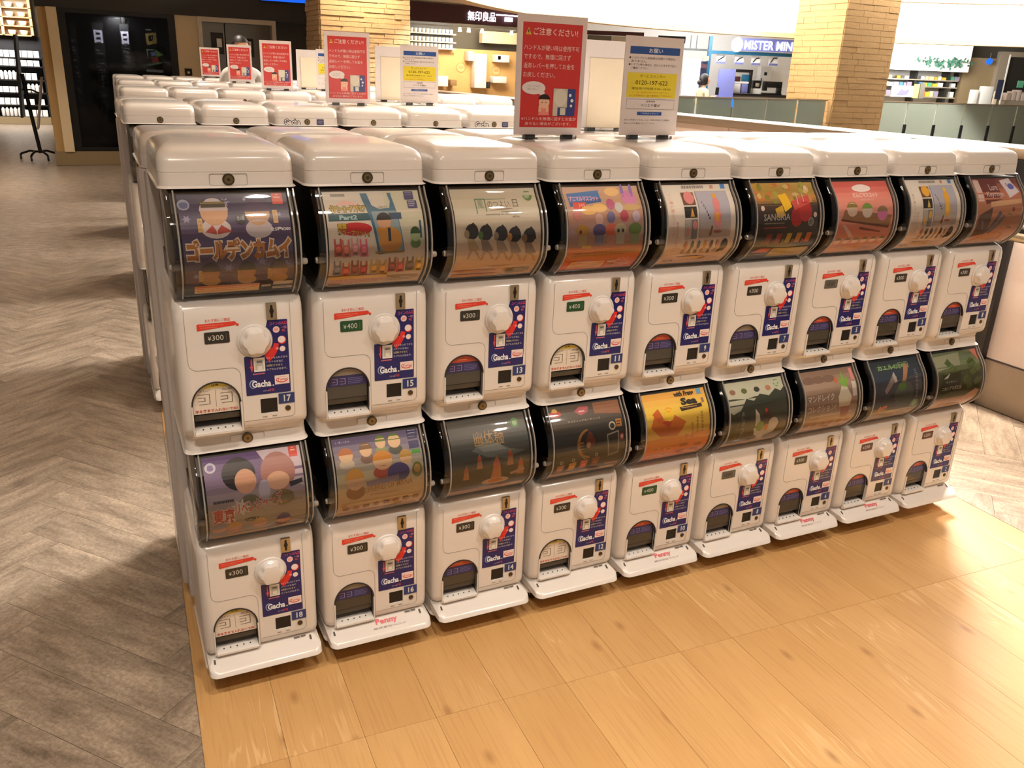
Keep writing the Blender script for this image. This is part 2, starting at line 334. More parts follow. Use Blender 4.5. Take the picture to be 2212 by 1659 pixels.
for _, cx, cy, q, horiz in cand[:295]:
    a = math.radians(40 if horiz else 130); c_, s_ = math.cos(a), math.sin(a)
    bm = bmesh.new()
    loc = [((x - cx) * c_ + (y - cy) * s_, -(x - cx) * s_ + (y - cy) * c_) for x, y in q]
    top = [bm.verts.new((x, y, 0)) for x, y in loc]; bot = [bm.verts.new((x, y, -0.0035)) for x, y in loc]
    bm.faces.new(top); n = len(top)
    for k in range(n): bm.faces.new((bot[k], bot[(k + 1) % n], top[(k + 1) % n], top[k]))
    link('floor_tile', mesh('tile', bm, 0), M['tile'], floor, (cx, cy, 0), a)

# ceiling of our side, round opening over the atrium
AC, AR = (12.3, 5.0), 9.3
def ring_pts(r, a0, a1, n):
    return [(AC[0] + r * math.cos(math.radians(a0 + (a1 - a0) * k / n)), AC[1] + r * math.sin(math.radians(a0 + (a1 - a0) * k / n))) for k in range(n + 1)]
bm = bmesh.new(); inner = ring_pts(AR, -10, 152, 60); outer = ring_pts(AR + 26, -10, 152, 60)
for z in (2.90, 2.98):
    vi = [bm.verts.new((x, y, z)) for x, y in inner]; vo = [bm.verts.new((x, y, z)) for x, y in outer]
    for k in range(60): bm.faces.new((vi[k], vi[k + 1], vo[k + 1], vo[k]))
struct('ceiling', mesh('ceiling_far', bm, 0), M['ceiling'])
struct('ceiling', boxm('ceiling_near', -12, 3.3, -6, 12.6, 3.0, 3.1), M['ceiling'])
bm = bmesh.new()
def band(bm, r0, r1, z0, z1, a0=-10, a1=160, n=90):
    A = ring_pts(r0, a0, a1, n); B = ring_pts(r1, a0, a1, n)
    ra = [[bm.verts.new((x, y, z)) for x, y in P] for P, z in ((A, z0), (A, z1), (B, z1), (B, z0))]
    for k in range(n):
        for q in range(4): bm.faces.new((ra[q][k], ra[q][k + 1], ra[(q + 1) % 4][k + 1], ra[(q + 1) % 4][k]))
band(bm, AR, AR + 0.25, 2.60, 3.36)
struct('trim_1', mesh('soffit', bm, 30), M['soffit'])
bm = bmesh.new(); band(bm, AR - 0.03, AR + 0.25, 2.50, 2.60); struct('trim_2', mesh('ledge_low', bm, 30), M['ledge'])
bm = bmesh.new(); band(bm, AR - 0.03, AR + 0.25, 3.36, 3.48); struct('trim_3', mesh('ledge_high', bm, 30), M['ledge'])
bm = bmesh.new(); band(bm, AR + 0.02, AR + 0.25, 3.48, 9.5, -10, 178); struct('trim_4', mesh('upper_reflector', bm, 30), M['soffit'])  # tall band carried up out of view so the right lids reflect white

# low wall along the near side of the atrium
pw = struct('wall_right', boxm('parapet', 3.85, 4.02, -6, 9.4, -0.2, 1.20), M['housing'])
ys = [-1.6, 0.72, 2.9, 5.1, 7.3, 9.4]
for a, b in zip(ys, ys[1:]):
    link('wall_panel', boxm('wall_panel', 3.825, 3.85, a + 0.006, b - 0.006, 0.245, 1.20, bev=0.003), M['pink'], pw)
    link('skirting', boxm('skirting', 3.81, 3.85, a + 0.002, b - 0.002, 0, 0.235, bev=0.003), M['metalcap'], pw)
struct('trim_5', boxm('parapet_cap', 3.79, 4.06, -6, 9.4, 1.20, 1.255, bev=0.012), M['metalcap'])
post = tag(link('wall_post', boxm('wall_post', 3.78, 3.825, 0.70, 0.80, 0.0, 1.2, bev=0.004), M['black']), 'black upright post on the white parapet wall right of the machines', 'post')
t = thing('handrail', 'satin metal handrail with a black cap along the white parapet wall', 'handrail', (3.7, 0, 0.87))
bm = bmesh.new(); tube(bm, [(0, -1.5, 0), (0, 0.98, 0)], 0.024, 14); link('rail', mesh('rail', bm), M['steel'], t)
link('cap', boxm('rail_cap', -0.012, 0.05, 0.2, 0.95, 0.026, 0.040), M['black'], t)
for y in (-0.9, 0.82):
    bm = bmesh.new(); tube(bm, [(0, y, -0.02), (0.01, y, -0.055), (0.11, y, -0.055)], 0.009); link('bracket', mesh('bracket', bm), M['black'], t)

# ------------------------------------------------------------------ capsule toy machines
def catmull(P, n):
    out = []
    for i in range(len(P) - 1):
        p0, p1, p2, p3 = P[max(i - 1, 0)], P[i], P[i + 1], P[min(i + 2, len(P) - 1)]
        for k in range(n):
            t = k / n
            out.append(tuple(0.5 * (2 * b + (c - a) * t + (2 * a - 5 * b + 4 * c - d) * t * t + (3 * b - a - 3 * c + d) * t ** 3) for a, b, c, d in zip(p0, p1, p2, p3)))
    return out + [P[-1]]
CP = catmull([(-0.018, 1.232), (-0.030, 1.213), (-0.044, 1.196), (-0.058, 1.176), (-0.068, 1.152), (-0.0745, 1.122), (-0.0755, 1.092), (-0.071, 1.066), (-0.058, 1.045), (-0.036, 1.022), (-0.016, 1.006)], 3)
def along(prof):
    s = [0]
    for a, b in zip(prof, prof[1:]): s.append(s[-1] + math.hypot(b[0] - a[0], b[1] - a[1]))
    return s
RP = CP[::-1]; RS = along(RP)
def on_case(s, inset):
    for i in range(len(RS) - 1):
        if s <= RS[i + 1] or i == len(RS) - 2:
            t = (s - RS[i]) / (RS[i + 1] - RS[i]); a, b = RP[i], RP[i + 1]
            y = a[0] + (b[0] - a[0]) * t; z = a[1] + (b[1] - a[1]) * t; l = math.hypot(b[0] - a[0], b[1] - a[1])
            n = (-(b[1] - a[1]) / l, (b[0] - a[0]) / l)
            return y - n[0] * inset, z - n[1] * inset
XC = 0.15
def body_mesh():
    bm = bmesh.new(); R = []
    for z, yf, hw, r in ((0.640, -0.018, 0.1395, 0.022), (0.6412, -0.022, 0.1415, 0.024), (0.6435, -0.019, 0.140, 0.023), (0.6465, -0.011, 0.138, 0.022), (0.656, -0.008, 0.1372, 0.021), (0.672, -0.004, 0.1365, 0.02), (0.684, -0.008, 0.1370, 0.02),
                         (0.692, -0.024, 0.1385, 0.022), (0.70, -0.031, 0.1395, 0.024), (0.712, -0.033, 0.1395, 0.024), (0.955, -0.033, 0.1395, 0.024), (0.978, -0.031, 0.1390, 0.024), (0.991, -0.025, 0.1375, 0.022), (1.000, -0.012, 0.1345, 0.02), (1.006, 0.004, 0.130, 0.02)):
        R.append([(x, y, z) for x, y in rrect(XC - hw, XC + hw, yf, 0.30, r)])
    loft(bm, R); body = D.objects.new('b', mesh('b', bm)); COL.objects.link(body)
    bm = bmesh.new()
    arch = [(0.0345, 0.6955), (0.1365, 0.6955)] + [(0.0855 + 0.051 * math.cos(math.radians(a)), 0.763 + 0.051 * math.sin(math.radians(a))) for a in range(0, 181, 12)]
    loft(bm, [[(x, -0.08, z) for x, z in arch], [(x, 0.06, z) for x, z in arch]])
    v = [[(x, y, z) for x, z in ((0.181, 0.726), (0.219, 0.726), (0.219, 0.762), (0.181, 0.762))] for y in (-0.08, 0.0)]
    loft(bm, v); cut = D.objects.new('c', mesh('c', bm)); COL.objects.link(cut)
    md = body.modifiers.new('cut', 'BOOLEAN'); md.operation = 'DIFFERENCE'; md.object = cut; md.solver = 'EXACT'
    bpy.context.view_layer.update()
    me = D.meshes.new_from_object(body.evaluated_get(bpy.context.evaluated_depsgraph_get())); me.name = 'body'
    D.objects.remove(cut); D.objects.remove(body)
    me.materials.clear(); me.materials.append(M['white']); me.shade_smooth(); me.set_sharp_from_angle(angle=math.radians(32))
    return me
BODY = body_mesh()
def lid_mesh():
    bm = bmesh.new(); R = []
    for z, yf, hw, r in ((1.236, -0.016, 0.1395, 0.022), (1.2370, -0.0205, 0.142, 0.024), (1.2385, -0.018, 0.1405, 0.023), (1.2410, -0.0105, 0.138, 0.022), (1.267, -0.009, 0.1375, 0.022), (1.2675, -0.008, 0.1365, 0.021), (1.2690, -0.008, 0.1365, 0.021), (1.2695, -0.009, 0.1375, 0.022),
                         (1.287, -0.0078, 0.137, 0.023), (1.296, -0.0055, 0.1362, 0.024), (1.3035, 0.0005, 0.1340, 0.026), (1.3095, 0.010, 0.1300, 0.028), (1.3135, 0.023, 0.1250, 0.03), (1.3165, 0.045, 0.118, 0.032), (1.319, 0.09, 0.108, 0.032), (1.3205, 0.20, 0.09, 0.03)):
        R.append([(x, y, z) for x, y in rrect(XC - hw, XC + hw, yf, 0.362 - max(0, z - 1.29) * 0.9, r)])
    loft(bm, R); return mesh('lid', bm, 30)
LID = lid_mesh()
def lock_mesh(y, z):
    bm = bmesh.new(); lathe(bm, [(0.0125, y + 0.004), (0.0125, y - 0.0015), (0.0115, y - 0.0028)], (XC, 0, z), 'y', 20, 0)
    lathe(bm, [(0.0088, y - 0.002), (0.0088, y - 0.0036), (0.007, y - 0.0036), (0.0066, y - 0.0030)], (XC, 0, z), 'y', 20, 1)
    lathe(bm, [(0.0036, y - 0.002), (0.0036, y - 0.0040)], (XC, 0, z), 'y', 12, 0)
    return mesh('lock', bm, 30)
LIDLOCK, MIDLOCK = lock_mesh(-0.0102, 1.2535), lock_mesh(-0.008, 0.660)
def outline_mesh(name, pts, y, w, close=True, depth=0.0006):
    bm = bmesh.new(); n = len(pts)
    for i in range(n if close else n - 1):
        a, b = Vector((pts[i][0], 0, pts[i][1])), Vector((pts[(i + 1) % n][0], 0, pts[(i + 1) % n][1]))
        d = (b - a).normalized(); s = Vector((-d.z, 0, d.x)) * w / 2
        q = [a - s - d * w / 3, b - s + d * w / 3, b + s + d * w / 3, a + s - d * w / 3]
        loft(bm, [[(p.x, y, p.z) for p in q], [(p.x, y - depth, p.z) for p in q]])
    return mesh(name, bm, 0)
def rr2(x0, x1, z0, z1, r): return rrect(x0, x1, z0, z1, r, 4)
LIDPLATE = outline_mesh('lock_plate', rr2(0.112, 0.188, 1.2415, 1.2650, 0.004), -0.0100, 0.0009)
MIDPLATE = outline_mesh('lock_plate', rr2(0.112, 0.188, 0.6480, 0.6710, 0.004), -0.0072, 0.0009)
def arc(cx, cz, r, a0, a1, n=8): return [(cx + r * math.cos(math.radians(a0 + (a1 - a0) * k / n)), cz + r * math.sin(math.radians(a0 + (a1 - a0) * k / n))) for k in range(n + 1)]
SEAM = outline_mesh('seam_line', [(0.0335, 0.982), (0.0335, 0.868)] + arc(0.0535, 0.865, 0.02, 180, 270) + arc(0.122, 0.825, 0.02, 90, 0) + [(0.142, 0.70)], -0.0330, 0.0008, False)
SEAM2 = outline_mesh('seam_line', [(0.258, 0.992), (0.258, 0.735)] + arc(0.248, 0.722, 0.01, 0, -90) + [(0.145, 0.712)], -0.0330, 0.0007, False)
def case_mesh():
    bm = bmesh.new(); xs = [0.018, 0.020, 0.028, 0.275, 0.283, 0.285]; ins = [0.010, 0.003, 0, 0, 0.003, 0.010]
    cen = (0.0, 1.12); rows = []
    for x, i in zip(xs, ins):
        rows.append([bm.verts.new((x, y + (cen[0] - y) * i * 6, z + (cen[1] - z) * i * 1.4)) for y, z in CP])
    for a, b in zip(rows, rows[1:]):
        for k in range(len(CP) - 1): bm.faces.new((a[k], a[k + 1], b[k + 1], b[k]))
    for r in (rows[0], rows[-1]):
        x = r[0].co.x; e = [bm.verts.new((x, 0.07, 1.006)), bm.verts.new((x, 0.07, 1.232))]; bm.faces.new(r + e)
    return mesh('capsule_case', bm, 40)
CASE = case_mesh()
def rim_mesh(x):
    bm = bmesh.new(); R = []
    for (y, z) in CP:
        l = math.hypot(y, z - 1.12) or 1; n = (y / l, (z - 1.12) / l)
        R.append([(x - 0.0022, y + n[0] * -0.003, z + n[1] * -0.003), (x + 0.0022, y + n[0] * -0.003, z + n[1] * -0.003), (x + 0.0016, y + n[0] * 0.0022, z + n[1] * 0.0022), (x - 0.0016, y + n[0] * 0.0022, z + n[1] * 0.0022)])
    loft(bm, R); return mesh('case_rim', bm, 60)
RIML, RIMR, RIMI = rim_mesh(0.037), rim_mesh(0.281), rim_mesh(0.2695)
def latch_mesh(x):
    bm = bmesh.new(); lathe(bm, [(0.006, -0.012), (0.0075, -0.008), (0.0075, 0.008), (0.006, 0.012)], (x, -0.062, 1.083), 'x', 14)
    return mesh('case_latch', bm)
LATCHL, LATCHR = latch_mesh(0.026), latch_mesh(0.284)
def prism(name, pts, x0, x1):
    bm = bmesh.new(); loft(bm, [[(x0, y, z) for y, z in pts], [(x1, y, z) for y, z in pts]]); return mesh(name, bm, 0)
INNER = prism('inner_drum', [(-0.012, 1.228), (-0.04, 1.19), (-0.055, 1.14), (-0.058, 1.10), (-0.01, 1.085), (0.05, 1.06), (0.30, 1.06), (0.30, 1.228)], 0.030, 0.277)
HOPPER = prism('hopper', [(-0.058, 1.098), (-0.056, 1.07), (-0.03, 1.03), (-0.006, 1.008), (0.30, 1.008), (0.30, 1.059), (0.05, 1.059), (-0.01, 1.083)], 0.026, 0.280)
def dial_mesh():
    bm = bmesh.new(); c = (0.177, 0, 0.903)
    lathe(bm, [(0.0385, -0.030), (0.0385, -0.0365), (0.0370, -0.0385), (0.0355, -0.0385)], c, 'y', 40)
    rings = []; n = 60
    for r, y, am in ((0.0340, -0.036, 0.0), (0.0340, -0.0425, 0.01), (0.0325, -0.0455, 0.03), (0.030, -0.0485, 0.07), (0.028, -0.054, 0.085), (0.0255, -0.0570, 0.08), (0.015, -0.0590, 0.03)):
        rings.append([(c[0] + r * (1 + am * (math.cos(6 * a) - 0.4)) * math.cos(a), y, c[2] + r * (1 + am * (math.cos(6 * a) - 0.4)) * math.sin(a)) for a in (2 * PI * k / n for k in range(n))])
    loft(bm, rings); return mesh('dial', bm, 30)
DIAL = dial_mesh()
def slot_mesh():
    bm = bmesh.new(); bx(bm, 0.206, 0.2285, -0.0375, -0.030, 0.949, 0.987, 0)
    loftpts = [(0.2150, 0.954), (0.2195, 0.954), (0.2200, 0.963), (0.2222, 0.969), (0.2200, 0.976), (0.2195, 0.983), (0.2150, 0.983), (0.2145, 0.976), (0.2123, 0.969), (0.2145, 0.963)]
    n0 = len(bm.faces)
    loft(bm, [[(x, -0.036, z) for x, z in loftpts], [(x, -0.0378, z) for x, z in loftpts]])
    bm.faces.ensure_lookup_table()
    for f in bm.faces[n0:]: f.material_index = 1
    return mesh('coin_slot', bm, 0)
SLOT = slot_mesh()
def archpts(g, n=16, z0=0.6955):
    return [(0.0345 - g, z0 - g), (0.1365 + g, z0 - g)] + [(0.0855 + (0.051 + g) * math.cos(PI * k / n), 0.763 + (0.051 + g) * math.sin(PI * k / n)) for k in range(n + 1)]
def frame_mesh():
    bm = bmesh.new(); O, I = archpts(0.0035)[:3] + archpts(0.0035)[-1:], archpts(0.0)[:3] + archpts(0.0)[-1:]
    vo = [[bm.verts.new((x, y, z)) for x, z in P] for P, y in ((O, -0.0315), (O, -0.0365), (I, -0.0375), (I, -0.028))]; n = len(O)
    for q in range(3):
        for k in (0, 1, 3): bm.faces.new((vo[q][k], vo[q][(k + 1) % n], vo[q + 1][(k + 1) % n], vo[q + 1][k]))
    return mesh('chute_frame', bm, 40)
FRAME = frame_mesh()
def rim_arch():
    bm = bmesh.new(); P = [[(0.0855 + r * math.cos(PI * k / 18), y, 0.763 + r * math.sin(PI * k / 18)) for k in range(19)] for r, y in ((0.0535, -0.0325), (0.0535, -0.0345), (0.0502, -0.0345), (0.0502, -0.028))]
    vo = [[bm.verts.new(q) for q in p] for p in P]
    for a, b in zip(vo, vo[1:]):
        for k in range(18): bm.faces.new((a[k], a[k + 1], b[k + 1], b[k]))
    return mesh('chute_rim', bm, 40)
CHRIM = rim_arch()
def liner_mesh():
    bm = bmesh.new(); A = archpts(-0.0006)
    f_ = [bm.verts.new((x, -0.026, z)) for x, z in A]; b_ = [bm.verts.new((x, 0.055, z)) for x, z in A]; n = len(A)
    for k in range(n): bm.faces.new((f_[k], f_[(k + 1) % n], b_[(k + 1) % n], b_[k]))
    bm.faces.new(b_); return mesh('chute_liner', bm, 0)
LINER = liner_mesh()
FLAPBAR = boxm('flap_bar', 0.036, 0.135, -0.024, -0.012, 0.722, 0.737, bev=0.002)
def sill_mesh():
    bm = bmesh.new()
    loft(bm, [[(x, -0.0405, 0.6925), (x, -0.034, 0.6905), (x, 0.02, 0.6965), (x, 0.02, 0.704), (x, -0.034, 0.7005), (x, -0.0405, 0.6975)] for x in (0.0352, 0.1358)])
    n0 = len(bm.faces)
    for k in range(5): lathe(bm, [(0.0016, 0.7005), (0.0016, 0.7028)], (0.053 + 0.016 * k, -0.026, 0.0005), 'z', 8)
    bm.faces.ensure_lookup_table()
    for f in bm.faces[n0:]: f.material_index = 1
    return mesh('chute_sill', bm, 30)
SILL = sill_mesh()
FLAP = prism('chute_flap', [(-0.0252, 0.737), (-0.0252, 0.770), (-0.0246, 0.770), (-0.0246, 0.737)], 0.037, 0.134)
HOLE = boxm('return_cup', 0.1815, 0.2185, -0.0300, -0.004, 0.7265, 0.7615)
KEY = mesh('key_lock', (lambda bm: (lathe(bm, [(0.0065, -0.031), (0.0065, -0.0350), (0.0045, -0.0352), (0.004, -0.0345)], (0.242, 0, 0.733), 'y', 16), bm)[1])(bmesh.new()))
VENT = mesh('drain_slots', (lambda bm: (bx(bm, 0.184, 0.1945, -0.0336, -0.032, 0.7165, 0.719), bx(bm, 0.206, 0.2165, -0.0336, -0.032, 0.7165, 0.719), bm)[2])(bmesh.new()), 0)
HOUSING = boxm('rear_housing', 0.003, 0.297, 0.2995, 0.358, 0.06, 1.236, bev=0.008, seg=2)
def base_mesh():
    bm = bmesh.new(); zt = lambda y: 0.070 + 0.036 * max(0, min(1, (y + 0.070) / 0.075))
    R = [[(x, y, 0.057) for x, y in rrect(0.014, 0.288, -0.074, 0.29, 0.02)], [(x, y, 0.059) for x, y in rrect(0.0115, 0.2905, -0.078, 0.295, 0.022)], [(x, y, zt(y) - 0.003) for x, y in rrect(0.0125, 0.2895, -0.074, 0.295, 0.022)], [(x, y, zt(y)) for x, y in rrect(0.016, 0.286, -0.068, 0.29, 0.02)]]
    a = R[-1]; cx = [(x, min(max(y, -0.0), 0.2), zt(min(max(y, 0.0), 0.2))) for x, y, z in [(0.15 + (p[0] - 0.15) * 0.8, p[1], 0) for p in a]]
    loft(bm, R + [cx]); return mesh('base_tray', bm, 30)
BASE = base_mesh()
def caster_mesh():
    bm = bmesh.new(); lathe(bm, [(0.006, -0.010), (0.0175, -0.009), (0.0185, -0.006), (0.0185, 0.006), (0.0175, 0.009), (0.006, 0.010)], (0, 0, 0.0186), 'x', 20, 0)
    bx(bm, -0.013, -0.0105, -0.008, 0.014, 0.016, 0.048, 1); bx(bm, 0.0105, 0.013, -0.008, 0.014, 0.016, 0.048, 1); bx(bm, -0.015, 0.015, -0.010, 0.016, 0.046, 0.0575, 1)
    return mesh('caster', bm, 30)
CASTER = caster_mesh()
WHITE, NAVY, RED = (236, 232, 226), (36, 34, 104), (222, 62, 44)
def flat(x0, z0, y): return lambda x, yy, z: (x0 + x, y - z, z0 + yy)
def sticker_mesh():
    p = Print(0.0995, 0.174); bl = (34, 32, 100)
    p.poly([(0, 0.475), (0.01, 0.463), (0.99, 0.463), (1, 0.475), (1, 0.99), (0.99, 1), (0.01, 1), (0, 0.99)], bl)
    A = [(0.25 + 0.405 * math.cos(math.radians(a)), 0.257 + 0.232 * math.sin(math.radians(a))) for a in range(-48, 79, 6)]
    for a, b in zip(A, A[1:]): p.poly([a, (1, a[1]), (1, b[1]), b], bl); p.n -= 1
    p.poly([(0.56, 0), (0.99, 0), (1, 0.01), (1, A[0][1]), A[0]], bl); p.poly([(0.33, A[-1][1]), (1, A[-1][1]), (1, 0.47), (0.30, 0.47)], bl); p.n += 1
    for k, (r0, r1, a0, a1) in enumerate(((0.435, 0.545, 12, 62),)):
        I = [(0.25 + r0 * math.cos(math.radians(a)), 0.257 + r0 * 0.572 * math.sin(math.radians(a))) for a in range(a0, a1, 7)]
        O = [(0.25 + (r1 + 0.0012 * (a - a0)) * math.cos(math.radians(a)), 0.257 + (r1 + 0.0012 * (a - a0)) * 0.572 * math.sin(math.radians(a))) for a in range(a0, a1, 7)]
        for i in range(len(I) - 1): p.poly([I[i], O[i], O[i + 1], I[i + 1]], (222, 48, 44)); p.n -= 1
        p.n += 1
    p.poly([(0.62, 0.37), (0.70, 0.42), (0.44, 0.50), (0.50, 0.40)], (222, 48, 44))
    p.text('コインの', 0.60, 0.025, 0.26, 0.045, (214, 96, 130)); p.text('入口', 0.86, 0.02, 0.12, 0.05, (226, 70, 84), 0.03)
    p.ell(0.745, 0.13, 0.075, 0.044, (240, 208, 204)); p.lines(0.70, 0.11, 0.09, 0.045, 3, (216, 80, 80)); p.text('一回', 0.85, 0.09, 0.12, 0.032, (230, 160, 190)); p.text('転', 0.87, 0.13, 0.08, 0.035, (226, 90, 80))
    p.ell(0.86, 0.275, 0.095, 0.055, (224, 52, 48)); p.ell(0.85, 0.268, 0.082, 0.047, (240, 226, 224)); p.ell(0.86, 0.395, 0.065, 0.037, (240, 224, 222)); p.ell(0.74, 0.385, 0.035, 0.02, (226, 130, 126))
    p.rect(0.20, 0.49, 0.25, 0.19, (236, 234, 230)); p.rect(0.235, 0.515, 0.18, 0.14, (206, 206, 200)); p.rect(0.27, 0.53, 0.12, 0.03, (120, 120, 116)); p.rect(0.28, 0.60, 0.10, 0.05, (246, 246, 240))
    p.rect(0.135, 0.50, 0.035, 0.13, (220, 90, 100)); p.poly([(0.11, 0.60), (0.185, 0.60), (0.155, 0.68)], (220, 90, 100)); p.lines(0.17, 0.70, 0.32, 0.018, 1, (222, 120, 130), 0.9)
    for i, t_ in enumerate(('コインを入れてから', 'ハンドルを右に', '2回転させると', 'カプセルが出ます。')):
        p.text(t_, 0.48, 0.49 + 0.052 * i, (0.48, 0.38, 0.36, 0.46)[i], 0.030, (216, 214, 222) if i != 2 else (224, 214, 140))
    p.ell(0.16, 0.845, 0.085, 0.06, (150, 176, 220)); p.ell(0.165, 0.85, 0.07, 0.047, bl)
    p.text('Gacha', 0.13, 0.80, 0.43, 0.095, (238, 240, 246), 0.035); p.ell(0.605, 0.885, 0.018, 0.01, WHITE)
    p.poly([(0.645, 0.755), (0.975, 0.755), (0.975, 0.88), (0.645, 0.88)], (238, 222, 218)); p.ell(0.81, 0.818, 0.14, 0.042, (214, 70, 66)); p.ell(0.815, 0.812, 0.125, 0.033, (238, 222, 218)); p.text('Tomy', 0.70, 0.795, 0.22, 0.045, (208, 58, 56), 0.02)
    p.text('コインは', 0.37, 0.94, 0.14, 0.022, (226, 200, 214)); p.text('手前', 0.51, 0.925, 0.11, 0.04, (226, 84, 96))
    return p.done('instruction_sticker', flat(0.1515, 0.7735, -0.0337), M['sheen'])
STICKER = sticker_mesh()
def caution_mesh():
    p = Print(0.088, 0.027)
    p.text('まわす前にご確認', 0.20, 0.02, 0.60, 0.26, (220, 80, 60)); p.poly([(0.0, 0.44), (0.03, 0.40), (0.90, 0.36), (0.94, 0.46), (0.94, 0.62), (0.88, 0.70), (0.70, 0.74), (0.02, 0.96), (0, 0.92)], RED); p.ell(0.965, 0.66, 0.035, 0.11, RED)
    p.lines(0.06, 0.52, 0.7, 0.10, 1, (238, 130, 110), 0.7); p.lines(0.08, 0.70, 0.5, 0.08, 1, (238, 130, 110), 0.7)
    return p.done('caution_sticker', flat(0.058, 0.9345, -0.0337), M['printed'])
CAUTION = caution_mesh()
def price_mesh(t, bgc, fg):
    p = Print(0.053, 0.0265)
    p.poly([(0, 0.08), (0.04, 0), (0.96, 0), (1, 0.08), (1, 0.92), (0.96, 1), (0.04, 1), (0, 0.92)], bgc); p.text('¥', 0.14, 0.36, 0.13, 0.36, fg); p.text(t, 0.30, 0.27, 0.46, 0.46, fg); p.rect(0.86, 0.2, 0.025, 0.6, tuple(min(255, c + 40) for c in bgc))
    return p.done('price_plate', flat(0.0715, 0.9045, -0.0340), M['sheen'])
def number_mesh(t):
    p = Print(0.0365, 0.0255); p.rect(0, 0, 1, 1, (38, 56, 116)); w = 0.44 if len(t) == 2 else 0.2
    p.text(t, 0.54 - w / 2, 0.18, w, 0.64, (226, 226, 222), 0.02)
    return p.done('number_plate', flat(0.222, 0.7455, -0.0345), M['printed'])
def chord(z): return math.sqrt(max(0, 0.0495 ** 2 - max(0, z - 0.763) ** 2))
def cover_mesh(kind):
    w, z0, z1 = 0.101, 0.740, 0.8125; p = Print(w, z1 - z0); zz = lambda z: (z1 - z) / (z1 - z0)
    def bnd(a, b, c):
        n = 8
        for k in range(n):
            l, h = a + (b - a) * k / n, a + (b - a) * (k + 1) / n
            p.poly([(0.5 - chord(l) / w, zz(l)), (0.5 + chord(l) / w, zz(l)), (0.5 + chord(h) / w, zz(h)), (0.5 - chord(h) / w, zz(h))], c); p.n -= 1
        p.n += 1
    if kind == 'W':
        bnd(0.740, 0.7995, (226, 216, 202)); bnd(0.7995, 0.8115, (226, 206, 96)); p.text('注意', 0.42, 0.05, 0.16, 0.08, (90, 70, 30), 0.02)
        p.rect(0.495, 0.24, 0.01, 0.56, (150, 140, 130)); ln = (128, 118, 108)
        for x in (0.12, 0.60):
            p.text('正しい' if x < 0.3 else 'だめ', x + 0.04, 0.21, 0.22, 0.07, (90, 80, 72))
            for q in ((x, 0.36, 0.26, 0.02), (x + 0.24, 0.36, 0.02, 0.34), (x + 0.02, 0.68, 0.24, 0.02), (x, 0.46, 0.16, 0.02), (x + 0.14, 0.46, 0.02, 0.12), (x, 0.57, 0.16, 0.02)): p.rect(*q, ln)
        p.text('手を奥まで入れないでね!', 0.05, 0.86, 0.90, 0.10, (200, 60, 50), 0.02)
    else:
        if kind == 'R': bnd(0.7945, 0.8115, (206, 84, 56)); p.lines(0.36, 0.14, 0.30, 0.05, 1, (240, 160, 130))
        else: bnd(0.7945, 0.8115, (150, 140, 124))
        bnd(0.768, 0.7942, (48, 46, 96)); ln = (150, 130, 160)
        for x in (0.14, 0.33):
            for q in ((x, 0.34, 0.13, 0.018), (x + 0.115, 0.34, 0.018, 0.20), (x, 0.44, 0.08, 0.018), (x, 0.53, 0.13, 0.018)): p.rect(*q, ln)
        p.lines(0.52, 0.34, 0.36, 0.24, 4, (110, 106, 160))
    return p.done('chute_label', flat(0.0855 - w / 2, z0, -0.0262), M['printed'])
COVERS = {k: cover_mesh(k) for k in 'WRB'}
def tray_place(x, y, z): return (0.025 + x, -0.060 + y, 0.0752 + y * 0.48 + z + 0.0012)
def tray_letters():
    p = Print(0.25, 0.05); p.text('Penny', 0.46, 0.42, 0.24, 0.38, (226, 110, 120), 0.03); p.text('株式会社ペニイ', 0.42, 0.86, 0.36, 0.11, (150, 130, 130))
    return p.done('tray_lettering', tray_place, M['printed'])
def tray_mark(x, y, w, h, c):
    p = Print(0.25, 0.05); p.rect(x, y, w, h, c); return p.done('tray_slot', tray_place, M['printed'])
TRAYS = [tray_mark(0.0, 0.55, 0.018, 0.22, (70, 66, 60)), tray_mark(0.955, 0.40, 0.02, 0.24, (70, 66, 60)), tray_mark(0.80, 0.34, 0.06, 0.09, (104, 98, 92)), tray_mark(0.87, 0.33, 0.05, 0.09, (104, 98, 92))]
TRAYL = tray_letters()
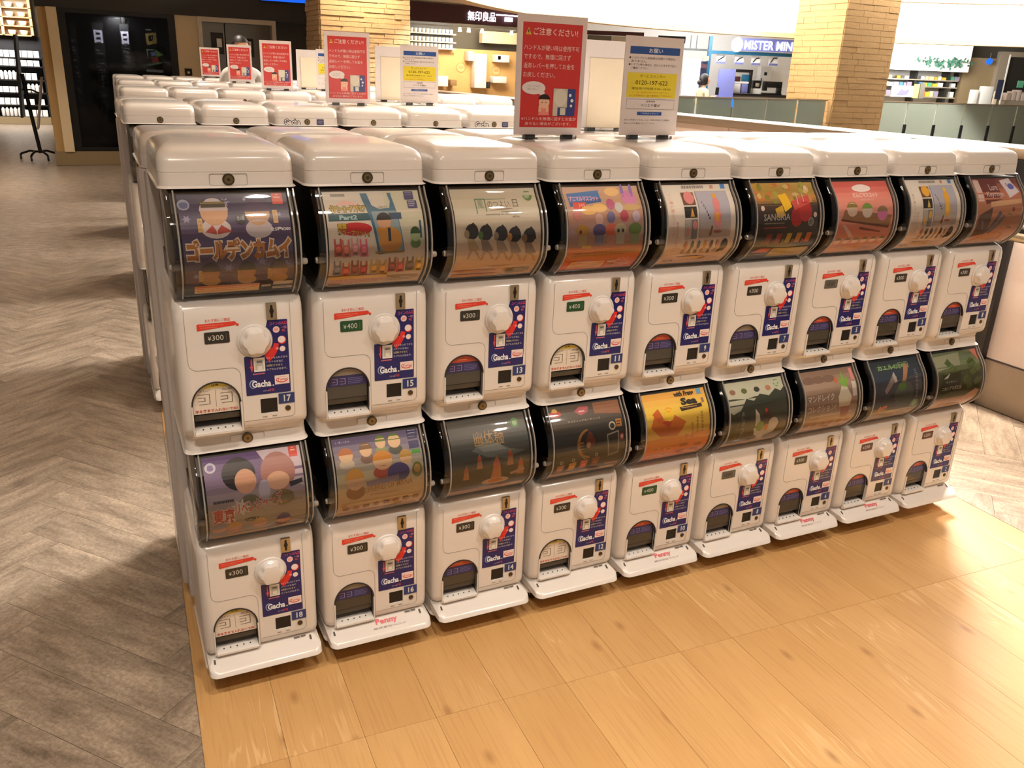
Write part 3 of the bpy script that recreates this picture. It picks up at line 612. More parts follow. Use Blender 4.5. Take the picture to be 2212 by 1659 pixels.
# ---- display posters (plain generic figurines stand where the photograph shows cartoon characters)
PWD, PHT = 0.222, RS[-1] - 0.014
def fig(p, x, y, w, h, hair, skin, body):
    """plain round-headed toy, no face"""
    p.ell(x, y + h * 0.82, w * 0.5, h * 0.26, body, 16); p.ell(x, y + h * 0.38, w * 0.46, h * 0.36, skin, 18); p.ell(x, y + h * 0.34, w * 0.48, h * 0.36, hair, 18, 180, 360)
def legal(p, y, c0, c1, c2):
    p.rect(0.04, y, 0.58, 0.025, c0); p.rect(0.04, y + 0.025, 0.58, 0.10, c1); p.lines(0.06, y + 0.035, 0.54, 0.08, 4, c2, 0.4); p.lines(0.66, y + 0.01, 0.30, 0.10, 4, c2, 0.5)
def poster(n):
    p = Print(PWD, PHT); R, E, T, G, L = p.rect, p.ell, p.text, p.grad, p.lines
    if n == 17:
        G(0, 0, 1, 0.84, [(44, 34, 72), (70, 54, 92), (104, 82, 112), (98, 76, 96)]); R(0, 0.82, 1, 0.18, (52, 44, 40))
        for x, y, r in ((0.06, 0.22, 0.045), (0.42, 0.07, 0.05), (0.9, 0.2, 0.03), (0.92, 0.64, 0.05), (0.39, 0.65, 0.05), (0.70, 0.60, 0.05), (0.1, 0.72, 0.04), (0.6, 0.05, 0.02)): p.star(x, y, r, (150, 140, 176))
        E(0.05, 0.09, 0.055, 0.05, (150, 152, 170)); E(0.05, 0.09, 0.04, 0.035, (96, 98, 140)); R(0.86, 0, 0.10, 0.10, (214, 84, 62)); E(0.91, 0.04, 0.03, 0.03, (236, 190, 170))
        fig(p, 0.31, 0.04, 0.27, 0.33, (196, 178, 176), (200, 150, 108), (206, 190, 188)); R(0.20, 0.05, 0.22, 0.07, (64, 54, 40)); R(0.20, 0.07, 0.22, 0.02, (150, 120, 50)); p.poly([(0.21, 0.34), (0.28, 0.28), (0.31, 0.33), (0.31, 0.36)], (176, 66, 58)); p.poly([(0.45, 0.34), (0.36, 0.28), (0.32, 0.33), (0.32, 0.36)], (176, 66, 58))
        fig(p, 0.70, 0.06, 0.25, 0.32, (74, 48, 84), (196, 152, 112), (190, 178, 180)); E(0.54, 0.23, 0.05, 0.05, (30, 28, 34)); T('全5種', 0.505, 0.205, 0.07, 0.04, (200, 200, 200))
        for x, y in ((0.15, 0.22), (0.84, 0.16), (0.12, 0.66), (0.47, 0.67), (0.75, 0.67)): R(x, y, 0.045, 0.12, (208, 168, 106)); p.vtext('みほん', x + 0.008, y + 0.015, 0.03, 0.09, (150, 100, 50))
        T('全5種¥300', 0.80, 0.315, 0.19, 0.035, (236, 230, 228), 0.02); T('ゴールデンカムイ', 0.03, 0.40, 0.95, 0.18, (188, 122, 52), 0.07, (236, 216, 196), 0.07, 0.0)
        for x, c in ((0.23, (60, 42, 36)), (0.56, (58, 40, 34)), (0.86, (90, 62, 56))): fig(p, x, 0.60, 0.17, 0.22, c, (190, 140, 100), (186, 146, 92))
        G(0.08, 0.84, 0.60, 0.12, [(220, 130, 70), (232, 186, 130), (234, 196, 110), (226, 206, 170)], 4); L(0.10, 0.855, 0.56, 0.09, 3, (200, 120, 60), 0.3); R(0.70, 0.87, 0.09, 0.035, (208, 200, 194)); R(0.81, 0.83, 0.19, 0.05, (204, 190, 170)); R(0.81, 0.91, 0.19, 0.04, (204, 196, 186)); L(0.83, 0.918, 0.15, 0.022, 1, (120, 110, 104))
    elif n == 15:
        G(0, 0, 1, 1, [(206, 196, 184), (222, 206, 190), (226, 206, 184)]); R(0.62, 0.0, 0.38, 0.5, (200, 194, 172)); L(0.08, 0.02, 0.18, 0.03, 1, (120, 116, 110), 0.9)
        p.poly([(0.10, 0.13), (0.22, 0.08), (0.36, 0.13)], (228, 180, 170)); T('僕のヒーローアカデミア', 0.05, 0.13, 0.36, 0.075, (206, 172, 40), 0.05, (50, 44, 30), 0.08); R(0.02, 0.215, 0.42, 0.07, (32, 84, 94)); T('Part2', 0.13, 0.23, 0.18, 0.045, (170, 200, 200), 0.04)
        E(0.28, 0.36, 0.17, 0.06, (196, 44, 52)); T('両面', 0.10, 0.31, 0.09, 0.05, (206, 172, 60), 0.04, (60, 40, 20)); T('カラープリント!!', 0.10, 0.355, 0.32, 0.05, (214, 176, 66), 0.03, (60, 40, 20), 0.05, 0.03)
        p.poly([(0.38, 0.02), (0.45, 0.02), (0.48, 0.14), (0.55, 0.18), (0.66, 0.17), (0.68, 0.10), (0.66, 0.02), (0.70, 0.02), (0.78, 0.58), (0.50, 0.60), (0.46, 0.36)], (62, 108, 136)); p.poly([(0.46, 0.20), (0.72, 0.20), (0.77, 0.57), (0.52, 0.58)], (140, 158, 164)); T('UNITY', 0.54, 0.15, 0.10, 0.025, (120, 120, 90)); R(0.64, 0.22, 0.13, 0.06, (44, 74, 104))
        fig(p, 0.58, 0.22, 0.16, 0.20, (34, 28, 28), (206, 156, 124), (206, 144, 58)); E(0.63, 0.47, 0.12, 0.12, (208, 146, 60)); R(0.61, 0.36, 0.03, 0.12, (52, 58, 72)); R(0.47, 0.57, 0.30, 0.02, (150, 120, 60))
        R(0.84, 0.01, 0.10, 0.08, (70, 66, 110)); L(0.855, 0.02, 0.07, 0.06, 3, (180, 176, 200)); R(0.86, 0.10, 0.10, 0.08, (74, 70, 110)); L(0.87, 0.11, 0.07, 0.06, 3, (180, 176, 200)); fig(p, 0.90, 0.36, 0.11, 0.18, (50, 84, 40), (170, 186, 140), (110, 146, 70)); R(0.95, 0.30, 0.02, 0.16, (52, 82, 110))
        for i, (x, y, c) in enumerate(((0.05, 0.44, (196, 84, 62)), (0.13, 0.45, (214, 120, 100)), (0.22, 0.44, (216, 150, 150)), (0.31, 0.45, (224, 110, 130)), (0.04, 0.64, (130, 130, 150)), (0.13, 0.66, (206, 90, 70)), (0.22, 0.64, (150, 56, 50)), (0.31, 0.65, (180, 60, 66)), (0.42, 0.64, (200, 160, 70)), (0.51, 0.65, (214, 156, 70)), (0.61, 0.63, (150, 50, 56)), (0.70, 0.64, (196, 70, 84)), (0.80, 0.63, (110, 84, 76)), (0.90, 0.64, (208, 166, 56)))):
            p.poly([(x, y), (x + 0.015, y), (x + 0.02, y + 0.05), (x + 0.055, y + 0.05), (x + 0.06, y), (x + 0.075, y), (x + 0.085, y + 0.16), (x, y + 0.16)], c); E(x + 0.042, y + 0.095, 0.026, 0.03, tuple(min(255, v + 40) for v in c)); R(x + 0.02, y + 0.125, 0.045, 0.025, tuple(int(v * 0.6) for v in c))
        G(0.0, 0.82, 0.62, 0.05, [(226, 178, 66), (232, 204, 140)], 3); L(0.02, 0.875, 0.6, 0.08, 3, (220, 150, 120), 0.5); L(0.62, 0.86, 0.34, 0.09, 3, (170, 150, 120), 0.5); R(0.02, 0.955, 0.13, 0.04, (160, 144, 124))
    elif n == 13:
        G(0, 0, 1, 1, [(190, 178, 158), (206, 196, 176), (216, 198, 176), (220, 188, 158), (222, 186, 150)]); E(0.90, 0.08, 0.055, 0.055, (96, 124, 70)); E(0.89, 0.075, 0.035, 0.035, (150, 170, 130))
        for r in ((0.26, 0.10, 0.012, 0.16), (0.26, 0.10, 0.12, 0.012), (0.37, 0.10, 0.012, 0.14), (0.38, 0.105, 0.25, 0.006)): R(*r, (96, 130, 100))
        T('風', 0.285, 0.12, 0.07, 0.09, (110, 140, 110)); T('のつよい', 0.40, 0.125, 0.26, 0.075, (120, 100, 76)); T('日', 0.70, 0.115, 0.06, 0.085, (104, 92, 76)); p.poly([(0.38, 0.235), (0.52, 0.215), (0.66, 0.21), (0.70, 0.215), (0.66, 0.22), (0.52, 0.227)], (150, 120, 96))
        T('a fringed umbrella', 0.54, 0.235, 0.21, 0.022, (110, 90, 70)); T('something to remember', 0.36, 0.26, 0.39, 0.022, (110, 90, 70)); T('with me', 0.67, 0.285, 0.08, 0.022, (110, 90, 70))
        for i, x in enumerate((0.14, 0.30, 0.48, 0.64, 0.82)):
            d = i * 0.015; p.ell(x + 0.04, 0.43 + d, 0.075, 0.075, (46, 36, 36)); p.poly([(x + 0.02, 0.37 + d), (x + 0.06, 0.34 + d), (x + 0.10, 0.38 + d), (x + 0.12, 0.46 + d), (x + 0.03, 0.50 + d)], (50, 40, 38)); E(x - 0.02, 0.45 + d, 0.03, 0.04, ((160, 140, 100), (84, 120, 54), (150, 130, 110), (206, 150, 70), (150, 116, 90))[i])
            p.poly([(x - 0.02, 0.49 + d), (x + 0.06, 0.50 + d), (x + 0.13, 0.60 + d), (x + 0.06, 0.62 + d), (x + 0.0, 0.60 + d)], ((190, 168, 124), (150, 130, 116), (170, 150, 128), (160, 140, 120), (150, 126, 108))[i])
            for q in ((0.02, -0.02), (0.06, 0.12)): p.poly([(x + q[0], 0.60 + d), (x + q[0] + 0.025, 0.60 + d), (x + q[1] + 0.03, 0.70 + d), (x + q[1], 0.70 + d)], (200, 152, 112))
        T('全5種 1回 300円', 0.40, 0.80, 0.26, 0.022, (150, 116, 86)); p.rect(0.03, 0.86, 0.50, 0.022, (206, 146, 74)); R(0.03, 0.93, 0.50, 0.05, (218, 160, 90)); L(0.05, 0.885, 0.5, 0.09, 4, (190, 130, 80), 0.3); L(0.66, 0.86, 0.28, 0.10, 3, (160, 150, 110), 0.7)
    elif n == 11:
        G(0, 0, 1, 0.66, [(214, 176, 150), (200, 160, 130), (190, 140, 116), (186, 150, 146), (176, 130, 100)]); G(0, 0.64, 1, 0.36, [(222, 116, 62), (206, 112, 50), (216, 108, 66), (222, 120, 88)])
        p.poly([(0.04, 0.07), (0.46, 0.04), (0.47, 0.17), (0.05, 0.22)], (80, 130, 190)); p.poly([(0.05, 0.17), (0.47, 0.13), (0.47, 0.17), (0.05, 0.22)], (50, 96, 160)); T('アニマルマスコット', 0.06, 0.10, 0.38, 0.06, (240, 176, 196), 0.05); R(0.09, 0.17, 0.17, 0.07, (226, 74, 50)); T('349', 0.16, 0.185, 0.08, 0.04, (240, 190, 170))
        for x, y, c in ((0.64, 0.06, (240, 200, 140)), (0.28, 0.26, (230, 182, 100)), (0.42, 0.24, (234, 190, 110))): E(x, y, 0.10, 0.05, c)
        E(0.85, 0.14, 0.10, 0.09, (214, 140, 186)); E(0.78, 0.05, 0.022, 0.07, (150, 120, 190)); E(0.90, 0.05, 0.022, 0.07, (150, 120, 190)); E(0.84, 0.24, 0.13, 0.04, (206, 170, 110))
        for x, y, c in ((0.58, 0.20, (190, 90, 130)), (0.68, 0.24, (206, 200, 196)), (0.12, 0.30, (206, 130, 120)), (0.40, 0.36, (214, 170, 160)), (0.56, 0.34, (120, 110, 150)), (0.74, 0.33, (190, 70, 90)), (0.9, 0.34, (200, 176, 190))): E(x, y, 0.055, 0.06, c)
        for x, c in ((0.18, (196, 146, 60)), (0.40, (100, 84, 130)), (0.56, (220, 110, 80)), (0.68, (190, 176, 140)), (0.88, (110, 136, 60))): E(x, 0.47, 0.085, 0.065, c); R(x - 0.055, 0.52, 0.11, 0.10, tuple(int(v * 0.5 + 90) for v in c))
        for x, c in ((0.15, (80, 60, 40)), (0.65, (60, 54, 50)), (0.71, (60, 54, 50))): E(x, 0.48, 0.018, 0.02, c)
        R(0.18, 0.62, 0.12, 0.03, (226, 180, 60)); p.poly([(0.06, 0.72), (0.95, 0.67), (0.96, 0.73), (0.06, 0.78)], (196, 120, 44)); L(0.08, 0.705, 0.84, 0.05, 2, (150, 90, 30), 0.6); T('400', 0.70, 0.79, 0.18, 0.07, (240, 170, 140)); G(0.10, 0.83, 0.46, 0.13, [(232, 170, 80), (232, 196, 150)], 3); L(0.12, 0.86, 0.42, 0.10, 4, (190, 130, 100), 0.4); R(0.60, 0.84, 0.12, 0.03, (226, 196, 170)); L(0.60, 0.88, 0.34, 0.09, 3, (236, 196, 170), 0.6)
    elif n in (9, 3):
        y_ = n == 3; A = (232, 150, 150) if not y_ else (240, 184, 60); B_ = (240, 176, 70) if not y_ else (246, 206, 90)
        G(0, 0, 1, 1, [(232, 224, 214), (238, 226, 212), (228, 206, 192), (224, 190, 166)]); L(0.28, 0.01, 0.40, 0.04, 1, (150, 140, 140), 0.9); R(0.70, 0.01, 0.05, 0.04, (214, 150, 130)); R(0.86, 0.0, 0.07, 0.06, (90, 140, 206))
        p.vtext('ベビードールフィギュア', 0.05, 0.10, 0.045, 0.50, (226, 178, 170) if not y_ else (206, 190, 180)); p.vtext('きせかえマスコット', 0.11, 0.42, 0.04, 0.36, (206, 160, 150) if not y_ else (206, 190, 180))
        R(0.24, 0.09, 0.18, 0.15, (120, 80, 66)); E(0.34, 0.155, 0.075, 0.075, A); R(0.24, 0.26, 0.18, 0.12, (46, 36, 34)); p.poly([(0.32, 0.37), (0.35, 0.27), (0.38, 0.37)], B_); R(0.24, 0.40, 0.09, 0.21, (196, 186, 176)); R(0.33, 0.40, 0.09, 0.21, (140, 136, 136)); E(0.38, 0.46, 0.03, 0.05, A); E(0.28, 0.53, 0.02, 0.05, A)
        R(0.45, 0.08, 0.47, 0.52, (168, 162, 170)); p.grad(0.455, 0.085, 0.46, 0.51, [(190, 188, 204), (192, 186, 196), (190, 168, 148)], 6)
        for i, ch in enumerate('Kawaii'): T(ch, 0.50 + 0.018 * i, 0.20 + 0.035 * i, 0.022, 0.03, (60, 54, 60))
        fig(p, 0.72, 0.16, 0.11, 0.24, A, A, A); E(0.72, 0.40, 0.06, 0.085, A); E(0.715, 0.38, 0.035, 0.05, B_); E(0.72, 0.14, 0.03, 0.03, B_)
        for x in (0.69, 0.72, 0.75): R(x, 0.45, 0.012, 0.08, A)
        E(0.72, 0.54, 0.06, 0.015, (166, 96, 84)); p.poly([(0.59, 0.58), (0.63, 0.47), (0.65, 0.48), (0.63, 0.58)], (140, 84, 60))
        for i, c in enumerate(((210, 130, 100), (100, 96, 60), (84, 96, 96), (206, 146, 70), (110, 70, 60), (206, 150, 120))): p.ell(0.28 + 0.095 * i, 0.68, 0.022, 0.05, c); p.poly([(0.25 + 0.095 * i, 0.80), (0.275 + 0.095 * i, 0.72), (0.30 + 0.095 * i, 0.80)], tuple(int(v * 0.6 + 80) for v in c))
        E(0.86, 0.70, 0.05, 0.08, (66, 50, 44)); p.poly([(0.78, 0.79), (0.83, 0.73), (0.86, 0.77), (0.80, 0.80)], (84, 62, 48)); R(0.26, 0.85, 0.34, 0.04, (230, 190, 110)); L(0.27, 0.86, 0.62, 0.10, 4, (200, 160, 110), 0.4); T('SO-TA', 0.07, 0.90, 0.15, 0.035, (70, 60, 54), 0.04)
    elif n == 7:
        G(0, 0, 1, 0.28, [(206, 170, 90), (176, 150, 70), (206, 150, 80), (120, 90, 50)]); G(0, 0.26, 1, 0.74, [(84, 58, 44), (56, 46, 36), (50, 48, 38), (110, 100, 70)])
        rnd = random.Random(3)
        for i in range(26): E(rnd.uniform(0.03, 0.9), rnd.uniform(0.02, 0.24), rnd.uniform(0.03, 0.06), rnd.uniform(0.02, 0.05), rnd.choice(((180, 170, 80), (206, 160, 70), (216, 190, 120), (150, 140, 60), (210, 130, 70))), 10)
        p.poly([(0.36, 0.16), (0.50, 0.13), (0.56, 0.30), (0.44, 0.36)], (244, 200, 40)); p.poly([(0.28, 0.32), (0.40, 0.28), (0.44, 0.40), (0.31, 0.42)], (222, 176, 50)); E(0.63, 0.42, 0.10, 0.11, (176, 40, 30)); E(0.78, 0.36, 0.11, 0.12, (190, 54, 44)); p.poly([(0.55, 0.24), (0.86, 0.16), (0.88, 0.26), (0.60, 0.34)], (214, 90, 80)); R(0.66, 0.14, 0.012, 0.14, (240, 200, 190)); R(0.76, 0.13, 0.012, 0.12, (240, 200, 190))
        for x, y, r in ((0.08, 0.31, 0.03), (0.86, 0.07, 0.03), (0.94, 0.40, 0.03)): E(x, y, r, r, (236, 206, 190))
        T('SANGRIA', 0.09, 0.375, 0.43, 0.075, (206, 190, 176), 0.01); L(0.10, 0.475, 0.40, 0.025, 1, (160, 140, 120)); R(0.10, 0.525, 0.36, 0.012, (196, 70, 66)); E(0.87, 0.48, 0.045, 0.05, (176, 166, 156)); E(0.87, 0.48, 0.035, 0.04, (110, 104, 96))
        for i, c in enumerate(((150, 60, 36), (160, 56, 40), (196, 160, 50), (206, 140, 60), (214, 110, 50))): p.poly([(0.14 + 0.165 * i, 0.72), (0.17 + 0.165 * i, 0.60), (0.25 + 0.165 * i, 0.60), (0.23 + 0.165 * i, 0.72)], c); R(0.10 + 0.165 * i, 0.67, 0.035, 0.055, tuple(int(v * 0.8) for v in c))
        p.poly([(0.05, 0.86), (0.16, 0.79), (0.34, 0.80), (0.30, 0.87)], (222, 110, 70)); G(0.36, 0.80, 0.60, 0.17, [(196, 176, 110), (206, 176, 84), (190, 164, 110)], 5); L(0.38, 0.82, 0.56, 0.14, 5, (150, 130, 70), 0.3)
    elif n == 5:
        G(0, 0, 1, 1, [(214, 100, 90), (236, 156, 140), (236, 164, 146), (224, 140, 118), (216, 150, 124), (226, 176, 146)], 14)
        E(0.50, 0.09, 0.17, 0.05, (248, 240, 236)); T('あんみつ', 0.40, 0.065, 0.2, 0.05, (236, 180, 176)); T('だんごマスコット', 0.30, 0.15, 0.46, 0.065, (250, 214, 204), 0.07); T('DANGO MASCOT', 0.42, 0.235, 0.24, 0.02, (248, 220, 212))
        p.poly([(0.12, 0.36), (0.98, 0.44), (0.95, 0.57), (0.06, 0.47)], (160, 116, 76)); p.poly([(0.06, 0.47), (0.95, 0.57), (0.93, 0.60), (0.05, 0.49)], (110, 60, 40))
        for x, y, c, h in ((0.25, 0.36, (226, 196, 176), (150, 130, 60)), (0.52, 0.38, (226, 206, 190), (130, 160, 70)), (0.80, 0.42, (222, 130, 176), (160, 130, 90))): E(x, y, 0.095, 0.085, c); E(x, y - 0.01, 0.10, 0.085, h, 14, 190, 350)
        p.poly([(0.08, 0.54), (0.14, 0.54), (0.34, 0.70), (0.26, 0.70)], (236, 196, 180)); p.poly([(0.40, 0.57), (0.80, 0.63), (0.80, 0.65), (0.40, 0.60)], (140, 66, 50))
        for i in range(6): E(0.09 + 0.16 * i, 0.76, 0.055, 0.04, (236, 200, 186)); E(0.09 + 0.16 * i, 0.75, 0.06, 0.045, (120, 110, 60), 10, 190, 350)
        G(0.04, 0.86, 0.62, 0.10, [(230, 176, 120), (234, 196, 160)], 3); L(0.06, 0.87, 0.86, 0.10, 4, (200, 140, 110), 0.35)
    elif n == 1:
        G(0, 0, 1, 1, [(130, 66, 56), (206, 130, 100), (200, 140, 106), (186, 120, 84), (206, 150, 116), (222, 180, 150)], 14)
        p.poly([(0.12, 0.0), (0.52, 0.0), (0.56, 0.30), (0.20, 0.36)], (126, 62, 54)); R(0.04, 0.02, 0.12, 0.30, (226, 200, 190)); p.poly([(0.30, 0.33), (0.98, 0.30), (0.98, 0.36), (0.30, 0.40)], (236, 190, 146))
        T('Lure', 0.34, 0.08, 0.18, 0.09, (236, 226, 220), 0.0); T('Keyrings', 0.24, 0.19, 0.36, 0.09, (236, 226, 220), 0.0); p.poly([(0.62, 0.03), (0.84, 0.0), (0.97, 0.20), (0.72, 0.29)], (238, 228, 234)); E(0.82, 0.12, 0.07, 0.045, (110, 110, 196)); E(0.74, 0.09, 0.02, 0.02, (170, 110, 120))
        p.poly([(0.06, 0.50), (0.34, 0.40), (0.30, 0.78), (0.04, 0.84)], (104, 78, 72))
        for a, b, c in (((0.50, 0.45), (0.30, 0.80), (96, 92, 110)), ((0.58, 0.50), (0.40, 0.78), (110, 100, 110)), ((0.66, 0.48), (0.80, 0.52), (120, 116, 80)), ((0.70, 0.66), (0.86, 0.70), (130, 100, 70)), ((0.12, 0.56), (0.22, 0.70), (140, 120, 120))): p.poly([a, (a[0] + 0.06, a[1] + 0.03), b, (b[0] - 0.05, b[1] - 0.03)], c)
        E(0.80, 0.44, 0.03, 0.03, (150, 80, 50)); L(0.06, 0.90, 0.86, 0.07, 3, (206, 160, 130), 0.35)
    elif n == 18:
        G(0, 0, 1, 1, [(92, 62, 122), (128, 104, 140), (166, 150, 158), (176, 164, 150), (150, 136, 110), (196, 176, 150)], 14); p.poly([(0.55, 0), (1, 0.0), (1, 0.4), (0.7, 0.25)], (206, 190, 200))
        E(0.07, 0.10, 0.055, 0.05, (206, 200, 214)); E(0.07, 0.10, 0.035, 0.03, (130, 110, 160)); R(0.88, 0.0, 0.09, 0.10, (216, 84, 70)); E(0.925, 0.035, 0.025, 0.025, (240, 200, 190))
        E(0.34, 0.19, 0.17, 0.16, (36, 28, 36)); E(0.40, 0.27, 0.11, 0.12, (214, 164, 134)); E(0.42, 0.47, 0.10, 0.07, (110, 104, 80)); E(0.74, 0.22, 0.18, 0.19, (176, 126, 116)); E(0.73, 0.31, 0.12, 0.09, (222, 178, 150)); E(0.76, 0.48, 0.12, 0.08, (130, 110, 60)); E(0.58, 0.38, 0.06, 0.10, (190, 180, 196))
        L(0.06, 0.42, 0.24, 0.03, 1, (50, 40, 50), 0.9); p.poly([(0.84, 0.34), (0.98, 0.32), (0.98, 0.36), (0.85, 0.39)], (50, 44, 50)); p.star(0.33, 0.52, 0.11, (222, 214, 214), 9, 0.5); p.star(0.12, 0.58, 0.09, (216, 206, 200), 9, 0.5)
        T('東京', 0.04, 0.50, 0.22, 0.16, (196, 44, 44), 0.03, (236, 220, 214), 0.04); T('リベンジャーズ', 0.27, 0.47, 0.48, 0.13, (190, 52, 50), 0.02, (236, 220, 214), 0.04, -0.06); E(0.43, 0.66, 0.075, 0.022, (50, 46, 36)); T('vol.3', 0.38, 0.645, 0.10, 0.03, (216, 206, 180)); T('全5種¥300', 0.80, 0.50, 0.17, 0.03, (120, 100, 110))
        for x, h, b in ((0.10, (150, 140, 150), (150, 140, 140)), (0.25, (206, 160, 90), (196, 140, 80)), (0.51, (196, 160, 110), (180, 140, 90)), (0.76, (76, 56, 130), (150, 110, 90))): fig(p, x, 0.66, 0.16, 0.20, h, (206, 160, 126), b)
        G(0.04, 0.90, 0.56, 0.09, [(216, 180, 130), (222, 200, 176)], 3); R(0.63, 0.88, 0.12, 0.07, (170, 164, 164)); R(0.76, 0.87, 0.22, 0.05, (214, 206, 200))
    elif n == 16:
        G(0, 0, 1, 1, [(92, 78, 120), (150, 140, 150), (206, 196, 160), (214, 190, 150), (216, 190, 150), (222, 196, 170)], 14); T('TSKcube', 0.03, 0.02, 0.17, 0.03, (206, 206, 216)); R(0.86, 0.0, 0.12, 0.10, (52, 50, 96)); L(0.875, 0.01, 0.09, 0.08, 3, (190, 190, 210)); R(0.86, 0.12, 0.12, 0.08, (60, 58, 106)); R(0.88, 0.21, 0.10, 0.045, (90, 160, 70))
        for x, y, w, h, c, b in ((0.13, 0.10, 0.17, 0.20, (186, 110, 60), (206, 190, 170)), (0.36, 0.07, 0.15, 0.20, (130, 90, 56), (140, 110, 96)), (0.54, 0.02, 0.13, 0.18, (100, 130, 50), (150, 160, 110)), (0.70, 0.02, 0.16, 0.20, (90, 126, 52), (90, 90, 80)), (0.80, 0.20, 0.15, 0.22, (190, 150, 80), (206, 200, 190))): fig(p, x, y, w, h, c, (226, 190, 150), b)
        fig(p, 0.53, 0.18, 0.24, 0.26, (206, 140, 60), (228, 190, 150), (190, 90, 60)); fig(p, 0.20, 0.32, 0.22, 0.30, (226, 170, 80), (228, 190, 150), (160, 110, 70)); E(0.70, 0.42, 0.13, 0.10, (92, 76, 130)); E(0.92, 0.42, 0.06, 0.08, (130, 130, 60)); E(0.92, 0.41, 0.04, 0.045, (206, 166, 90))
        p.poly([(0.32, 0.47), (0.70, 0.44), (0.70, 0.50), (0.33, 0.53)], (150, 130, 150)); T('LEGEND OF MANA', 0.30, 0.52, 0.56, 0.065, (168, 96, 56), 0.01, (236, 214, 170), 0.04, -0.02); L(0.36, 0.615, 0.40, 0.018, 1, (180, 140, 90)); R(0.03, 0.68, 0.92, 0.006, (190, 150, 90)); R(0.03, 0.87, 0.92, 0.006, (200, 160, 90))
        for i in range(8): p.star(0.10 + 0.115 * i, 0.785 - 0.006 * i, 0.048, ((120, 80, 30), (150, 100, 40), (110, 90, 30), (140, 90, 36))[i % 4], 5 + i % 3, 0.65); E(0.10 + 0.115 * i, 0.785 - 0.006 * i, 0.026, 0.026, (176, 130, 56))
        E(0.07, 0.73, 0.03, 0.025, (206, 150, 70)); G(0.03, 0.89, 0.50, 0.09, [(222, 190, 160), (224, 200, 180)], 3); L(0.05, 0.90, 0.46, 0.07, 3, (190, 150, 120), 0.4); R(0.56, 0.89, 0.16, 0.09, (176, 160, 140)); L(0.74, 0.90, 0.22, 0.07, 3, (150, 136, 120), 0.5)
    elif n == 14:
        G(0, 0, 1, 0.86, [(66, 62, 52), (74, 76, 74), (84, 84, 78), (66, 60, 46), (70, 60, 42), (84, 70, 52)], 14); G(0, 0.85, 1, 0.15, [(206, 176, 160), (196, 180, 170)], 4); E(0.86, 0.09, 0.055, 0.055, (80, 130, 70)); E(0.86, 0.09, 0.03, 0.03, (160, 190, 140))
        p.poly([(0.25, 0.33), (0.45, 0.22), (0.75, 0.36), (0.95, 0.40), (0.7, 0.46), (0.45, 0.42)], (120, 124, 120)); p.poly([(0.34, 0.30), (0.60, 0.28), (0.70, 0.36), (0.40, 0.36)], (150, 152, 146)); T('幽体麺', 0.30, 0.13, 0.38, 0.17, (176, 140, 92), 0.0)
        for x, y, s in ((0.17, 0.55, 0.8), (0.34, 0.44, 0.8), (0.74, 0.44, 0.9), (0.88, 0.56, 1.0), (0.56, 0.54, 1.5)): p.poly([(x - 0.05 * s, y + 0.12 * s), (x - 0.02 * s, y - 0.04 * s), (x, y - 0.09 * s), (x + 0.03 * s, y - 0.03 * s), (x + 0.05 * s, y + 0.12 * s)], (196, 130, 84)); E(x, y - 0.02 * s, 0.03 * s, 0.04 * s, (206, 96, 56))
        E(0.56, 0.73, 0.18, 0.055, (206, 176, 146)); E(0.56, 0.72, 0.10, 0.035, (196, 130, 70)); p.poly([(0.74, 0.64), (0.92, 0.60), (0.94, 0.63), (0.76, 0.67)], (196, 150, 126)); L(0.36, 0.81, 0.3, 0.022, 1, (176, 160, 140)); L(0.04, 0.88, 0.6, 0.08, 3, (206, 120, 110), 0.35)
    elif n == 12:
        G(0, 0, 1, 0.88, [(84, 66, 48), (74, 62, 48), (52, 46, 40), (46, 40, 32), (64, 54, 36), (84, 70, 44)], 14); p.poly([(0.62, 0), (1, 0), (1, 0.16), (0.62, 0.12)], (150, 96, 60)); G(0, 0.87, 1, 0.13, [(206, 176, 140), (196, 180, 160)], 3)
        E(0.07, 0.07, 0.085, 0.035, (196, 66, 52)); E(0.07, 0.04, 0.04, 0.03, (220, 180, 90)); p.poly([(0.34, 0.07), (0.42, 0.02), (0.55, 0.03), (0.53, 0.09), (0.42, 0.12)], (186, 84, 92)); E(0.445, 0.07, 0.05, 0.02, (226, 190, 190)); T('ミスティックモーティーフ', 0.22, 0.165, 0.46, 0.025, (206, 190, 170))
        p.ell(0.47, 0.46, 0.16, 0.175, (176, 120, 56), 26, 80, 270); p.ell(0.485, 0.455, 0.135, 0.15, (44, 38, 32), 26); p.poly([(0.50, 0.30), (0.57, 0.42), (0.56, 0.50), (0.49, 0.53), (0.43, 0.49), (0.44, 0.40)], (120, 56, 24)); E(0.475, 0.47, 0.03, 0.035, (196, 150, 110))
        p.poly([(0.74, 0.38), (0.92, 0.35), (0.92, 0.62), (0.77, 0.65)], (176, 166, 150)); p.poly([(0.755, 0.395), (0.905, 0.37), (0.905, 0.605), (0.78, 0.63)], (52, 48, 44)); E(0.83, 0.29, 0.05, 0.05, (206, 190, 170)); E(0.83, 0.29, 0.033, 0.033, (60, 54, 48)); R(0.89, 0.22, 0.08, 0.09, (196, 130, 60)); L(0.90, 0.24, 0.06, 0.06, 2, (60, 50, 40)); E(0.96, 0.43, 0.03, 0.04, (206, 80, 70)); E(0.96, 0.43, 0.018, 0.022, (226, 206, 200))
